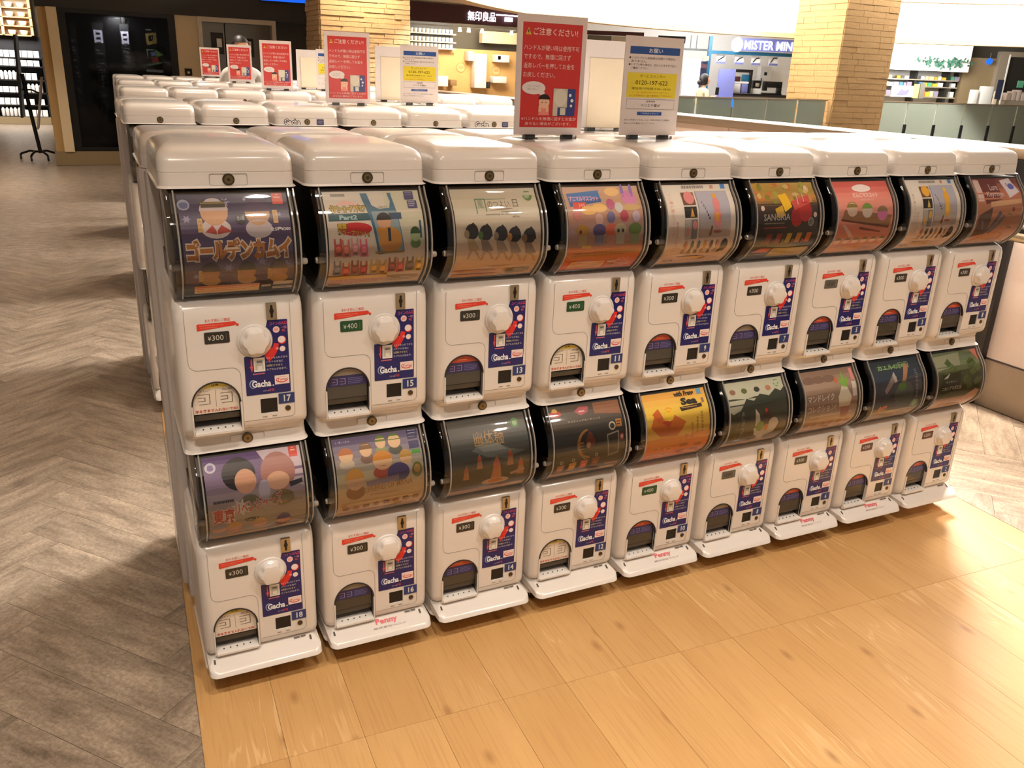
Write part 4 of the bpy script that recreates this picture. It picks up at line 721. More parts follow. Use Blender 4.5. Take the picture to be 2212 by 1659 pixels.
        for i, c in enumerate(((176, 130, 100), (206, 150, 70), (206, 110, 90), (150, 84, 66))): x = 0.05 + 0.165 * i; p.poly([(x, 0.68 - 0.012 * i), (x + 0.10, 0.67 - 0.012 * i), (x + 0.095, 0.81 - 0.012 * i), (x, 0.82 - 0.012 * i)], c); R(x + 0.02, 0.73 - 0.012 * i, 0.06, 0.03, tuple(min(255, v + 40) for v in c)); E(x + 0.05, 0.64 - 0.012 * i, 0.022, 0.022, (206, 196, 180)); E(x + 0.05, 0.64 - 0.012 * i, 0.014, 0.014, (60, 52, 40))
        R(0.76, 0.76, 0.2, 0.03, (206, 130, 70)); L(0.03, 0.91, 0.5, 0.07, 3, (170, 140, 110), 0.4); R(0.58, 0.89, 0.18, 0.09, (120, 110, 96))
    elif n == 10:
        G(0, 0, 1, 0.6, [(236, 176, 84), (240, 206, 84), (238, 200, 80), (240, 190, 80)], 8); G(0, 0.55, 1, 0.45, [(238, 158, 74), (236, 146, 84), (236, 156, 110), (232, 170, 140)], 8)
        p.ell(0.30, 0.60, 0.36, 0.06, (238, 158, 74)); p.ell(0.85, 0.57, 0.2, 0.05, (238, 158, 74)); p.poly([(0.06, 0.40), (0.14, 0.22), (0.30, 0.34), (0.44, 0.28), (0.62, 0.38), (0.48, 0.54), (0.20, 0.52)], (216, 122, 44)); p.poly([(0.10, 0.24), (0.20, 0.18), (0.26, 0.30), (0.18, 0.36)], (206, 106, 36)); p.poly([(0.22, 0.34), (0.40, 0.34), (0.34, 0.42)], (196, 80, 44)); E(0.36, 0.27, 0.07, 0.08, (246, 210, 60)); p.poly([(0.30, 0.20), (0.36, 0.17), (0.42, 0.20), (0.38, 0.24), (0.33, 0.24)], (240, 170, 60)); p.poly([(0.60, 0.52), (0.68, 0.56), (0.62, 0.60)], (226, 140, 60))
        T('with Frens', 0.50, 0.01, 0.32, 0.06, (60, 44, 30), 0.06); T('Sea', 0.58, 0.09, 0.26, 0.09, (34, 28, 26), 0.06); p.poly([(0.54, 0.20), (0.90, 0.18), (0.90, 0.225), (0.56, 0.25)], (70, 40, 30)); L(0.57, 0.205, 0.30, 0.02, 1, (220, 190, 120)); R(0.87, 0.0, 0.07, 0.07, (110, 170, 206)); R(0.91, 0.12, 0.04, 0.06, (150, 120, 110))
        p.vtext('ゆらりゆらゆら', 0.86, 0.28, 0.035, 0.26, (110, 76, 40)); p.vtext('うみのなか', 0.78, 0.34, 0.035, 0.2, (120, 84, 40)); p.vtext('およぐよ', 0.70, 0.40, 0.03, 0.2, (130, 84, 40))
        for x, y in ((0.16, 0.68), (0.36, 0.70), (0.60, 0.68), (0.84, 0.70), (0.14, 0.80), (0.34, 0.82), (0.60, 0.80), (0.82, 0.80)): E(x, y, 0.07, 0.025, (176, 120, 50) if (x * 10) % 2 < 1 else (240, 190, 100)); E(x, y, 0.05, 0.012, (206, 130, 60))
        L(0.06, 0.91, 0.8, 0.07, 3, (206, 120, 90), 0.35)
    elif n == 8:
        G(0, 0, 1, 0.88, [(56, 58, 48), (60, 62, 46), (70, 76, 60), (84, 76, 48), (110, 92, 60)], 12); p.poly([(0, 0), (1, 0), (1, 0.13), (0.92, 0.18), (0.84, 0.14), (0.7, 0.22), (0.55, 0.18), (0.42, 0.26), (0.30, 0.22), (0.18, 0.36), (0.05, 0.40), (0, 0.36)], (196, 194, 172)); E(0.88, 0.07, 0.05, 0.05, (110, 160, 96)); E(0.88, 0.07, 0.03, 0.03, (196, 206, 180))
        for x, c in ((0.10, (150, 110, 90)), (0.30, (96, 104, 60)), (0.52, (60, 56, 44)), (0.72, (186, 130, 100))): E(x, 0.12, 0.05, 0.035, c)
        p.vtext('むしさんぱふぇ', 0.20, 0.38, 0.05, 0.44, (206, 204, 190)); p.vtext('コレクション', 0.11, 0.52, 0.035, 0.3, (150, 146, 130))
        p.poly([(0.42, 0.62), (0.86, 0.58), (0.80, 0.72), (0.68, 0.77), (0.66, 0.84), (0.56, 0.85), (0.55, 0.78), (0.46, 0.73)], (214, 212, 206)); E(0.61, 0.86, 0.12, 0.03, (206, 204, 196)); p.poly([(0.44, 0.60), (0.43, 0.36), (0.50, 0.44), (0.54, 0.60)], (224, 216, 204)); E(0.64, 0.48, 0.08, 0.09, (84, 56, 40)); E(0.62, 0.40, 0.025, 0.025, (214, 60, 50)); E(0.53, 0.60, 0.07, 0.07, (130, 160, 60)); E(0.76, 0.58, 0.085, 0.075, (228, 214, 204)); E(0.64, 0.63, 0.035, 0.05, (216, 130, 60))
        G(0, 0.88, 1, 0.12, [(206, 176, 140), (222, 190, 160)], 3); L(0.04, 0.90, 0.9, 0.07, 3, (176, 140, 110), 0.35)
    elif n == 6:
        G(0, 0, 1, 1, [(150, 120, 100), (176, 150, 130), (160, 130, 110), (196, 170, 150), (206, 176, 150), (216, 184, 156)], 12); p.poly([(0, 0.5), (0.30, 0.56), (0.26, 0.74), (0, 0.72)], (176, 150, 130)); R(0.10, 0.60, 0.80, 0.02, (226, 206, 190))
        for x in (0.12, 0.30, 0.5): E(x, 0.12, 0.12, 0.05, (136, 108, 92))
        T('マンドレイク', 0.04, 0.32, 0.50, 0.09, (240, 232, 224), 0.02); T('コレクション!', 0.04, 0.46, 0.54, 0.09, (240, 232, 224), 0.02); p.poly([(0.64, 0.52), (0.62, 0.38), (0.70, 0.24), (0.80, 0.26), (0.88, 0.40), (0.84, 0.54)], (232, 222, 200)); p.poly([(0.70, 0.26), (0.66, 0.12), (0.72, 0.16), (0.76, 0.04), (0.80, 0.16), (0.86, 0.12), (0.80, 0.27)], (140, 180, 80)); E(0.62, 0.16, 0.03, 0.04, (214, 110, 80)); p.poly([(0.66, 0.52), (0.86, 0.52), (0.83, 0.68), (0.70, 0.68)], (176, 116, 90)); R(0.92, 0.02, 0.06, 0.16, (226, 150, 140)); R(0.90, 0.2, 0.08, 0.2, (226, 214, 206))
        for i in range(6): E(0.10 + 0.155 * i, 0.79 - 0.01 * i, 0.075, 0.065, (206, 170, 136)); E(0.10 + 0.155 * i, 0.79 - 0.01 * i, 0.055, 0.045, (176, 140, 100))
        L(0.06, 0.92, 0.84, 0.06, 3, (176, 140, 120), 0.35)
    elif n == 4:
        G(0, 0, 1, 0.74, [(52, 58, 66), (62, 70, 84), (60, 66, 80), (96, 90, 80)], 10); G(0, 0.72, 1, 0.28, [(150, 130, 110), (196, 170, 140), (206, 186, 160)], 6); T('カエルの寝袋', 0.14, 0.04, 0.66, 0.09, (150, 184, 120), 0.05, (44, 60, 50))
        p.poly([(0.24, 0.46), (0.20, 0.40), (0.42, 0.18), (0.48, 0.24)], (150, 130, 120)); p.poly([(0.40, 0.20), (0.44, 0.16), (0.48, 0.30), (0.42, 0.32)], (190, 184, 180)); E(0.62, 0.50, 0.20, 0.19, (84, 92, 92)); p.poly([(0.56, 0.34), (0.62, 0.36), (0.78, 0.10), (0.70, 0.06)], (186, 136, 100)); E(0.57, 0.38, 0.09, 0.055, (90, 130, 56)); E(0.88, 0.66, 0.085, 0.08, (110, 140, 110)); E(0.88, 0.65, 0.05, 0.045, (150, 176, 130)); p.vtext('ぐっすりおやすみ', 0.86, 0.16, 0.06, 0.42, (176, 176, 180)); T('全5種', 0.12, 0.62, 0.18, 0.09, (226, 130, 90), 0.05)
        for i in range(5): p.poly([(0.12 + 0.17 * i, 0.88), (0.16 + 0.17 * i, 0.76), (0.22 + 0.17 * i, 0.76), (0.26 + 0.17 * i, 0.88)], ((196, 150, 120), (150, 150, 120), (176, 146, 130), (160, 140, 110), (196, 160, 130))[i])
        L(0.04, 0.91, 0.9, 0.06, 2, (170, 140, 110), 0.4)
    elif n == 2:
        G(0, 0, 1, 0.70, [(110, 120, 90), (130, 140, 104), (66, 78, 46), (56, 66, 36), (90, 84, 50)], 10); G(0, 0.68, 1, 0.32, [(176, 140, 104), (206, 170, 136), (216, 186, 156)], 6)
        p.poly([(0, 0.05), (0.60, 0.02), (0.55, 0.2), (0, 0.26)], (160, 160, 130)); p.poly([(0.86, 0), (1, 0), (1, 0.18)], (222, 130, 110))
        rnd = random.Random(5)
        for i in range(20): a, b = rnd.uniform(0.1, 0.95), rnd.uniform(0.15, 0.55); p.poly([(a, b), (a + 0.10, b - 0.06), (a + 0.16, b + 0.03), (a + 0.06, b + 0.07)], rnd.choice(((84, 104, 50), (100, 120, 60), (66, 84, 40), (76, 96, 46))))
        p.poly([(0.10, 0.32), (0.52, 0.30), (0.50, 0.58), (0.08, 0.60)], (44, 54, 30)); p.poly([(0.12, 0.38), (0.28, 0.30), (0.22, 0.37)], (226, 226, 216)); T('ネイチャー', 0.18, 0.41, 0.24, 0.04, (206, 206, 196)); T('ニホンアマガエル', 0.10, 0.49, 0.44, 0.06, (226, 226, 214), 0.02); p.poly([(0.42, 0.80), (0.90, 0.58), (1, 0.62), (0.90, 0.80)], (196, 150, 110))
        for i in range(5): p.poly([(0.20 + 0.13 * i, 0.86), (0.26 + 0.13 * i, 0.73), (0.31 + 0.13 * i, 0.74), (0.27 + 0.13 * i, 0.87)], (186, 130, 90))
        L(0.04, 0.92, 0.9, 0.05, 2, (190, 150, 120), 0.4)
    def place(x, y, z):
        yy, zz = on_case(0.007 + y, 0.0035 - z); return (0.0430 + x, yy, zz)
    return p.done('poster', place, M['printed'], cuts=26)

DESC = {17: 'deep violet figurine poster with gold title', 15: 'cream poster of printed carrier bags', 13: 'pale poster of five walking umbrella figures', 11: 'busy pink and orange animal mascot poster', 9: 'white poster with a pink doll', 7: 'dark fruit cocktail poster', 5: 'pink dumpling poster', 3: 'white poster with a yellow doll', 1: 'brown lure key ring poster',
        18: 'mauve poster with red title', 16: 'cream and violet poster of small figures', 14: 'dark grey noodle poster', 12: 'dark brown snack charm poster', 10: 'yellow and orange poster', 8: 'dark green parfait poster', 6: 'tan plant poster', 4: 'slate blue frog poster', 2: 'leafy green frog poster'}
PRICE = {15: '400', 11: '400', 10: '400', 4: '200', 2: '200', 5: '500', 8: '500'}
KIND = {17: 'W', 18: 'W', 11: 'W', 12: 'W', 15: 'B', 16: 'B', 7: 'B', 8: 'B'}
pcache = {}
def price(n):
    t = PRICE.get(n, '300'); c = {'400': (36, 78, 44), '200': (96, 58, 48), '500': (96, 92, 84)}.get(t, (52, 46, 40))
    if t not in pcache: pcache[t] = price_mesh(t, c, (206, 206, 196) if t != '500' else (52, 48, 44))
    return pcache[t]
def tier(t, z, n):
    L = lambda nm, me, m=None: link(nm, me, m, t, (0, 0, z))
    b = L('body', BODY, M['white']); L('capsule_case', CASE, M['clear']); L('inner_drum', INNER, M['black']); L('hopper', HOPPER, M['hopper'])
    if n is None: return
    L('case_rim', RIML, M['rim']); L('case_rim', RIMR, M['rim']); L('case_rim', RIMI, M['rim']); L('case_latch', LATCHL, M['rim']); L('case_latch', LATCHR, M['rim'])
    o = L('poster', poster(n)); o['label'] = DESC[n]
    for me in (SEAM, SEAM2): L('seam_line', me, M['seam'])
    L('dial', DIAL, M['white']); L('coin_slot', SLOT, [M['steel'], M['black']])['label'] = 'steel coin slot'
    L('caution_sticker', CAUTION)['label'] = 'orange red caution sticker'; L('price_plate', price(n))['label'] = 'price plate reading ' + PRICE.get(n, '300') + ' yen'; L('instruction_sticker', STICKER)['label'] = 'navy blue instruction sticker'; L('number_plate', number_mesh(str(n)))['label'] = 'blue plate with number %d' % n
    ch = L('capsule_chute', LINER, M['dark']); S = lambda nm, me, m=None: link(nm, me, m, ch)
    S('chute_frame', FRAME, M['white']); S('chute_rim', CHRIM, M['dark']); S('chute_sill', SILL, [M['white'], M['dark']]); S('flap_bar', FLAPBAR, M['hopper'])
    k = KIND.get(n, 'R'); S('chute_label', COVERS[k])
    if k != 'W': S('chute_flap', FLAP, M['smoke'])
    L('return_cup', HOLE, M['black'] if k == 'W' else M['cup']); L('key_lock', KEY, M['bronze']); L('drain_slots', VENT, M['seam'])
def machine(x, y, rz, label, group, nums=None, full=0, extra=None):
    t = thing('capsule_toy_machine', label, 'vending machine', (x, y, 0), rz, group)
    L = lambda nm, me, m=None, loc=(0, 0, 0): link(nm, me, m, t, loc)
    lid = L('lid', LID, M['white']); link('lid_lock', LIDLOCK, [M['bronze'], M['brass']], lid)
    tier(t, 0, nums[0] if nums else None); tier(t, -0.596, nums[1] if nums else None)
    L('rear_housing', HOUSING, M['housing']); base = L('base_tray', BASE, M['white'])
    if nums:
        link('lock_plate', LIDPLATE, M['seam'], lid); link('lock_plate', MIDPLATE, M['seam'], t); link('body_lock', MIDLOCK, [M['bronze'], M['brass']], t); [link('tray_slot', q, None, base) for q in TRAYS]; full and link('tray_lettering', TRAYL, None, base)
    for cx in (0.045, 0.258):
        for cy in (0.02, 0.25): L('caster', CASTER, [M['dark'], M['steel']], (cx, cy, 0))
    if extra: link('lid_print', extra, None, lid)
    return t
ORD = ['first', 'second', 'third', 'fourth', 'fifth', 'sixth', 'seventh', 'eighth', 'ninth']
for k in range(9):
    u, l = 17 - 2 * k, 18 - 2 * k
    machine(0.3 * k, 0, 0, 'white capsule toy machine numbered %d and %d, %s' % (u, l, DESC[u]), 'front row of capsule toy machines', (u, l), 1 if k in (1, 4, 6, 7) else 0)
def gacha_print():
    p = Print(0.26, 0.03); p.text('Gacha', 0.12, 0.15, 0.26, 0.75, (240, 236, 230), 0.02, (52, 50, 70), 0.09); p.rect(0.66, 0.1, 0.12, 0.85, (58, 62, 104)); p.lines(0.675, 0.3, 0.09, 0.5, 2, (150, 150, 180))
    return p.done('lid_print', flat(0.02, 1.238, -0.0118), M['printed'])
GP = gacha_print()
machine_rows = [(1.995, 0.009, 'second'), (4.10, 0.074, 'third'), (6.15, 0.13, 'fourth'), (8.45, 0.17, 'fifth')]
for k in range(9):
    machine(-0.012 + 0.3 * k + 0.3, 0.735, PI, '%s white capsule machine from the left, back to back behind the front row' % ORD[k], 'machines behind the front row')
for y, dx, nm in machine_rows:
    for k in range(9):
        machine(dx + 0.3 * k, y, 0, '%s white capsule machine from the left in the %s row facing the camera' % (ORD[k], nm), '%s row of capsule toy machines' % nm, None, 0, GP if nm == 'second' and k in (2, 5) else None)
    for k in range(9):
        machine(dx + 0.3 * k + 0.29, y + 0.735, PI, '%s white capsule machine from the left, back to back behind the %s row' % (ORD[k], nm), 'machines behind the %s row' % nm)

# ------------------------------------------------------------------ notices standing on the lids
def holder(x, y, z, w, h, name, label, cat, pr, group):
    t = thing(name, label, cat, (x, y, z), 0, group)
    link('acrylic_panel', boxm('acrylic_panel', 0, w, 0.002, 0.006, 0, h, bev=0.0008, seg=1), M['paper'], t)
    link('foot', boxm('foot', 0.02, w - 0.02, -0.012, 0.06, -0.011, -0.0005, bev=0.001, seg=1), M['acrylic'], t)
    for fx in (0.03, w - 0.06): link('clip', boxm('clip', fx, fx + 0.03, -0.006, 0.012, -0.011, 0.001), M['black'], t)
    if pr:
        o = link('printed_notice', pr, None, t)
    return t
def red_print(w=0.206, h=0.300):
    p = Print(w, h); rd = (206, 62, 58); p.rect(0, 0, 1, 1, (226, 212, 208)); p.rect(0.075, 0.065, 0.86, 0.87, rd); wt = (246, 214, 206)
    p.poly([(0.115, 0.165), (0.155, 0.105), (0.195, 0.165)], (230, 190, 70)); p.rect(0.148, 0.125, 0.014, 0.022, (60, 40, 20)); p.rect(0.148, 0.152, 0.014, 0.006, (60, 40, 20))
    p.text('ご注意ください!', 0.225, 0.105, 0.64, 0.06, wt, 0.01)
    for i, (t_, wd) in enumerate((('ハンドルが硬い時は使用不可', 0.80), ('ですので、無理に回さず', 0.68), ('返却レバーを押してお金を', 0.74), ('お戻しください。', 0.46))): p.text(t_, 0.10, 0.245 + 0.074 * i, wd, 0.044, wt)
    p.ell(0.26, 0.60, 0.17, 0.055, (236, 224, 220)); p.poly([(0.30, 0.63), (0.42, 0.63), (0.42, 0.69)], (236, 224, 220)); p.text('ハンドルが', 0.17, 0.575, 0.18, 0.018, (150, 140, 140)); p.text('回らない…', 0.17, 0.602, 0.18, 0.018, (150, 140, 140))
    p.poly([(0.34, 0.83), (0.35, 0.76), (0.48, 0.76), (0.50, 0.83)], (240, 140, 130)); p.ell(0.42, 0.72, 0.078, 0.052, (240, 190, 160)); p.ell(0.42, 0.695, 0.085, 0.045, (56, 40, 36), 16, 180, 360); p.ell(0.39, 0.72, 0.007, 0.005, (60, 40, 36)); p.ell(0.445, 0.72, 0.007, 0.005, (60, 40, 36))
    for x in (0.36, 0.47): p.poly([(x - 0.02, 0.80), (x - 0.018, 0.745), (x + 0.015, 0.745), (x + 0.02, 0.80)], (240, 190, 160))
    p.rect(0.55, 0.60, 0.33, 0.235, (206, 196, 176)); p.rect(0.76, 0.60, 0.12, 0.235, (66, 74, 130)); p.rect(0.62, 0.76, 0.26, 0.075, (66, 74, 130)); p.ell(0.655, 0.675, 0.10, 0.075, (222, 214, 196)); p.rect(0.66, 0.765, 0.08, 0.06, (214, 208, 190)); p.ell(0.80, 0.655, 0.02, 0.014, WHITE); p.ell(0.83, 0.70, 0.022, 0.015, WHITE); p.ell(0.82, 0.745, 0.018, 0.012, WHITE)
    p.text('※ハンドルを無理に回すとお金が', 0.095, 0.845, 0.81, 0.03, wt); p.text('戻らない場合がございます。', 0.15, 0.888, 0.68, 0.03, wt)
    return p.done('printed_notice', lambda x, y, z: (x, 0.0018 - z, y), M['sheen'], 0, 0.00006)
def white_print(w=0.195, h=0.265):
    p = Print(w, h); p.rect(0, 0, 1, 1, (226, 214, 208)); bl = (56, 88, 150); dk = (84, 70, 66)
    p.rect(0.08, 0.10, 0.86, 0.075, bl); p.text('お願い', 0.40, 0.115, 0.24, 0.045, (216, 222, 236), 0.01)
    for i, (t_, x, wd) in enumerate((('●このカプセル自販機は店舗との関係は', 0.07, 0.80), ('ありません。', 0.11, 0.27), ('●トラブル時の場合は、恐れ入りますが下記へ', 0.07, 0.83), ('ご連絡ください。', 0.11, 0.30))): p.text(t_, x, 0.20 + 0.034 * i, wd, 0.024, dk)
    p.rect(0.07, 0.36, 0.86, 0.25, (230, 208, 62)); tx = (92, 78, 20)
    p.text('サービスセンター', 0.28, 0.375, 0.44, 0.035, tx); p.text('0120-197-622', 0.21, 0.435, 0.56, 0.045, tx, 0.01); p.text('電話受付時間 9:00~18:00', 0.15, 0.505, 0.68, 0.026, tx); p.text('土・日・祝日も受け付けております', 0.16, 0.548, 0.66, 0.018, (206, 140, 40)); p.text('※上記時間外は、留守番電話にて承ります', 0.12, 0.580, 0.74, 0.018, (206, 140, 40))
    for q in ((0.08, 0.625, 0.84, 0.004), (0.08, 0.725, 0.84, 0.004), (0.08, 0.625, 0.004, 0.10), (0.916, 0.625, 0.004, 0.10)): p.rect(*q, (150, 140, 136))
    p.text('設置場所', 0.42, 0.638, 0.16, 0.018, dk); p.text('ペリエ千葉4F', 0.33, 0.672, 0.34, 0.034, dk); p.rect(0.28, 0.755, 0.43, 0.035, bl); p.text('ご利用ありがとう', 0.34, 0.763, 0.31, 0.018, (196, 206, 226))
    p.text('詳しい内容につきましては、係員が改めてご連絡を', 0.07, 0.83, 0.80, 0.018, (130, 116, 112)); p.text('差し上げる場合がございます。', 0.07, 0.865, 0.54, 0.018, (130, 116, 112))
    return p.done('printed_notice', lambda x, y, z: (x, 0.0018 - z, y), M['sheen'], 0, 0.00006)
RP_, WP_ = red_print(), white_print()
for x, y, z, lab in ((0.922, 0.221, 1.3325, 'largest red warning notice in a clear stand on the front row lids'), (0.867, 2.075, 1.3325, 'red warning notice on the second row lids before the stone pillar'), (0.957, 4.21, 1.3325, 'red warning notice on the third row lids, third red one from left'), (1.03, 6.26, 1.3325, 'red warning notice on the fourth row lids, second red one from left'), (1.06, 8.56, 1.3325, 'red warning notice farthest back on the fifth row, leftmost of the red')):
    holder(x, y, z, 0.206, 0.300, 'warning_notice', lab, 'sign', RP_, 'red warning notices on the machines')
for x, y, z, lab in ((1.262, 0.235, 1.3325, 'white notice with blue header and yellow box on the front row lids'), (1.286, 2.28, 1.3325, 'white notice with yellow box on the second row lids'), (1.375, 4.42, 1.3325, 'partly hidden white notice with yellow box on the third row')):
    holder(x, y, z, 0.195, 0.265, 'service_notice', lab, 'sign', WP_, 'white service notices on the machines')
for x, y, z, lab in ((1.305, 0.55, 1.3325, 'blank cream back of a notice between the front row notices'), (1.255, 2.60, 1.3325, 'blank cream back of a notice on the second row lids'), (1.30, 4.72, 1.3325, 'blank cream back of a notice on the third row lids')):
    t = holder(x, y, z, 0.20, 0.262, 'notice_back', lab, 'sign', None, 'backs of notices facing away')
    link('cardboard', boxm('cardboard', 0.03, 0.19, -0.001, 0.002, 0.0, 0.21, bev=0.0006, seg=1), M['cream'], t)

# ------------------------------------------------------------------ far left: shop, tan column, black wall with window, lift
struct('wall_back', boxm('wall_back', -12, -0.62, 21.3, 21.5, 0, 3.0), M['greywall'])
t = thing('shop_shelving', 'bright shop shelving with rows of white goods behind the poster stand', 'shelf', (-2.6, 20.9, 0))
link('back_panel', boxm('back_panel', 0, 1.68, 0.30, 0.33, 0, 1.86), M['black'], t); link('plinth', boxm('plinth', 0, 1.68, -0.05, 0.3, 0, 0.16), M['plinth'], t)
OR2 = ORD + ['tenth', 'eleventh', 'twelfth', 'thirteenth', 'fourteenth', 'fifteenth', 'sixteenth', 'seventeenth', 'eighteenth']
SZ = (0.17, 0.42, 0.68, 0.95, 1.24, 1.42)
for z in SZ: link('shelf_board', boxm('shelf_board', 0, 1.68, -0.04, 0.30, z - 0.025, z), M['dark'], t)
for x in (0.0, 1.66): link('side_panel', boxm('side_panel', x, x + 0.03, -0.04, 0.3, 0, 1.5), M['dark'], t)
rnd = random.Random(11)
tall = mesh('bottle', (lambda bm: (lathe(bm, [(0.03, 0), (0.036, 0.01), (0.036, 0.15), (0.018, 0.172), (0.018, 0.19)], (0, 0, 0), 'z', 10), bm)[1])(bmesh.new()))
carton = boxm('carton', -0.05, 0.05, -0.04, 0.04, 0, 0.14)
low = boxm('low_box', -0.055, 0.055, -0.05, 0.05, 0, 0.12)
for i, z in enumerate(SZ):
    x = 0.75; nb = -1
    while x < 1.60:
        if rnd.random() < 0.97:
            nb += 1; me, nm, r = ((tall, 'bottle', 0.036), (carton, 'carton', 0.054), (low, 'box', 0.058))[(i + (x > 1.2)) % 3 if i < 5 else 1]
            tag(link(nm, me, M['goods'], None, (-2.6 + x, 20.9, z + 0.001)), '%s white %s from the left on the %s shelf behind the poster stand' % (OR2[nb], nm, ('lowest', 'second lowest', 'third lowest', 'fourth lowest', 'fifth lowest', 'topmost')[i]), nm, 'white goods on the far left shelving')
            x += 2 * r + 0.008
        else: x += 0.08
t = thing('pine_cubby_shelf', 'pine cubby shelf of bowls high up at the top left corner', 'shelf', (-2.3, 20.95, 1.86))
for x in (0.0, 0.66, 1.22): link('side_panel', boxm('side_panel', x, x + 0.05, 0, 0.3, 0, 0.95), M['shopwood'], t)
for z in (0.0, 0.19, 0.37, 0.56, 0.75, 0.93): link('shelf_board', boxm('shelf_board', 0.0, 1.27, 0, 0.3, z, z + 0.02), M['shopwood'], t)
link('back_panel', boxm('back_panel', 0.0, 1.27, 0.28, 0.3, 0, 0.95), M['plinth'], t)
bowl = mesh('bowl', (lambda bm: (lathe(bm, [(0.03, 0), (0.06, 0.02), (0.085, 0.10), (0.075, 0.10), (0.05, 0.03)], (0, 0, 0), 'z', 14), bm)[1])(bmesh.new()))
for z, lv_ in ((0.02, 'lowest'), (0.21, 'second lowest'), (0.39, 'third'), (0.58, 'highest')):
    for i, x in enumerate((0.30, 0.54, 0.85, 1.08)): tag(link('bowl', bowl, M['cream'], None, (-2.3 + x, 21.08, 1.861 + z)), '%s bowl from the left on the %s row of the pine cubby shelf' % (ORD[i], lv_), 'bowl', 'bowls in the pine cubby shelf')
t = thing('poster_stand', 'black wheeled poster stand leaning on the tile floor at far left', 'stand', (-0.87, 13.0, 0))
for a in (20, 160, 250, 300):
    bm = bmesh.new(); c_, s_ = math.cos(math.radians(a)), math.sin(math.radians(a)); tube(bm, [(0, 0, 0.12), (0.12 * c_, 0.12 * s_, 0.13), (0.24 * c_, 0.24 * s_, 0.09), (0.26 * c_, 0.26 * s_, 0.07)], 0.016); link('arm', mesh('arm', bm), M['black'], t)
    bm = bmesh.new(); lathe(bm, [(0.01, -0.015), (0.037, -0.012), (0.037, 0.012), (0.01, 0.015)], (0.26 * c_, 0.26 * s_, 0.038), 'x', 14); link('wheel', mesh('wheel', bm), M['black'], t)
bm = bmesh.new(); tube(bm, [(0.03, 0, 0.10), (-0.03, 0, 0.75), (-0.06, 0, 1.22)], 0.028); link('pole', mesh('pole', bm), M['black'], t)
bm = bmesh.new(); loft(bm, [[(x + dx, y, z) for x, z in ((-0.145, 0.62), (-0.115, 0.62))] + [(x + dx, y, z) for x, z in ((-0.055, 1.74), (-0.085, 1.74))] for dx, y in ((0, -0.3), (0, 0.3))]); link('front_board', mesh('board', bm, 0), M['dark'], t)
bm = bmesh.new(); loft(bm, [[(x, y, z) for x, z in ((0.03, 0.45), (0.055, 0.45), (0.20, 1.18), (0.175, 1.18))] for y in (-0.2, 0.2)]); link('rear_board', mesh('board', bm, 0), M['housing'], t)
bm = bmesh.new(); tube(bm, [(-0.09, 0, 1.0), (0.03, 0, 1.0), (0.13, 0, 0.95)], 0.012); link('bracket', mesh('bracket', bm), M['black'], t)

bw = struct('wall_front', boxm('black_wall', -0.36, 3.4, 12.62, 12.8, 0, 3.0), M['blackwall'])
struct('trim_6', boxm('header', -0.62, 3.4, 12.22, 12.62, 2.105, 3.0), M['blackwall'])
struct('trim_7', boxm('stone_plinth', -0.62, 3.4, 12.2, 12.62, 0, 0.195), M['plinth'])
col = struct('wall_left', boxm('tan_column', -0.60, -0.36, 12.22, 13.4, 0.195, 2.105), M['column'])
link('column_face', boxm('column_face', -0.49, -0.36, 12.18, 12.22, 0.19, 2.11), M['creamwall'], col)
wn = struct('window_1', boxm('window_sill', -0.36, 1.16, 12.24, 12.30, 0.195, 0.25), M['black'])
for nm, b in (('window_frame', (-0.36, -0.26, 12.24, 12.30, 0.25, 2.105)), ('window_frame', (1.06, 1.16, 12.24, 12.30, 0.25, 2.105)), ('window_frame', (-0.26, 1.06, 12.24, 12.30, 2.05, 2.105))): link(nm, boxm(nm, *b), M['black'], wn)
link('pane', boxm('pane', -0.26, 1.06, 12.265, 12.275, 0.25, 2.05), M['blackglass'], wn)
def strip(x0, x1, z0, z1, jp, lab):  # reflections in the dark glass, built as printed strips behind the pane
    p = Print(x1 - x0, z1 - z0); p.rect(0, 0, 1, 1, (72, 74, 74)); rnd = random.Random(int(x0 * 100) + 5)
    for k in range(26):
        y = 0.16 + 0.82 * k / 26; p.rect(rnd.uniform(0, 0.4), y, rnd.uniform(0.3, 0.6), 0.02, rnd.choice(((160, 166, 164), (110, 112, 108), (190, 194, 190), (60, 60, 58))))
    o = tag(link('reflection_strip', p.done('banner', lambda x, y, z: (x, -z, y), M['printed'], 0, 0.0003), None, None, (x0, 12.46, z0)), lab, 'banner')
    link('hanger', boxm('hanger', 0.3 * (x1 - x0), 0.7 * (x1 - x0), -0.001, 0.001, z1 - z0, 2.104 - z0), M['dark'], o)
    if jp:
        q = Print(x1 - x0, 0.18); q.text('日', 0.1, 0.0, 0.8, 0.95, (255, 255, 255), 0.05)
        l = link('lettering', q.done('lettering', lambda x, y, z: (x, -0.02 - z, y), M['sign']), None, o, (0, 0, z1 - z0 - 0.28)); l.data.materials.clear(); l.data.materials.append(M['sign']); l['label'] = 'white reflected character, made to glow'
link('backing', boxm('backing', -0.34, 1.14, 12.55, 12.60, 0.2, 2.10), M['black'], wn)
strip(-0.23, -0.15, 0.55, 1.93, False, 'narrow grey reflection strip nearest the tan column behind dark glass'); strip(0.06, 0.20, 0.55, 1.95, True, 'narrow reflection strip with glowing character, middle of the dark window'); strip(0.42, 0.54, 1.28, 1.95, True, 'short reflection strip with glowing character, right part of the dark window')
p = Print(0.30, 0.62)
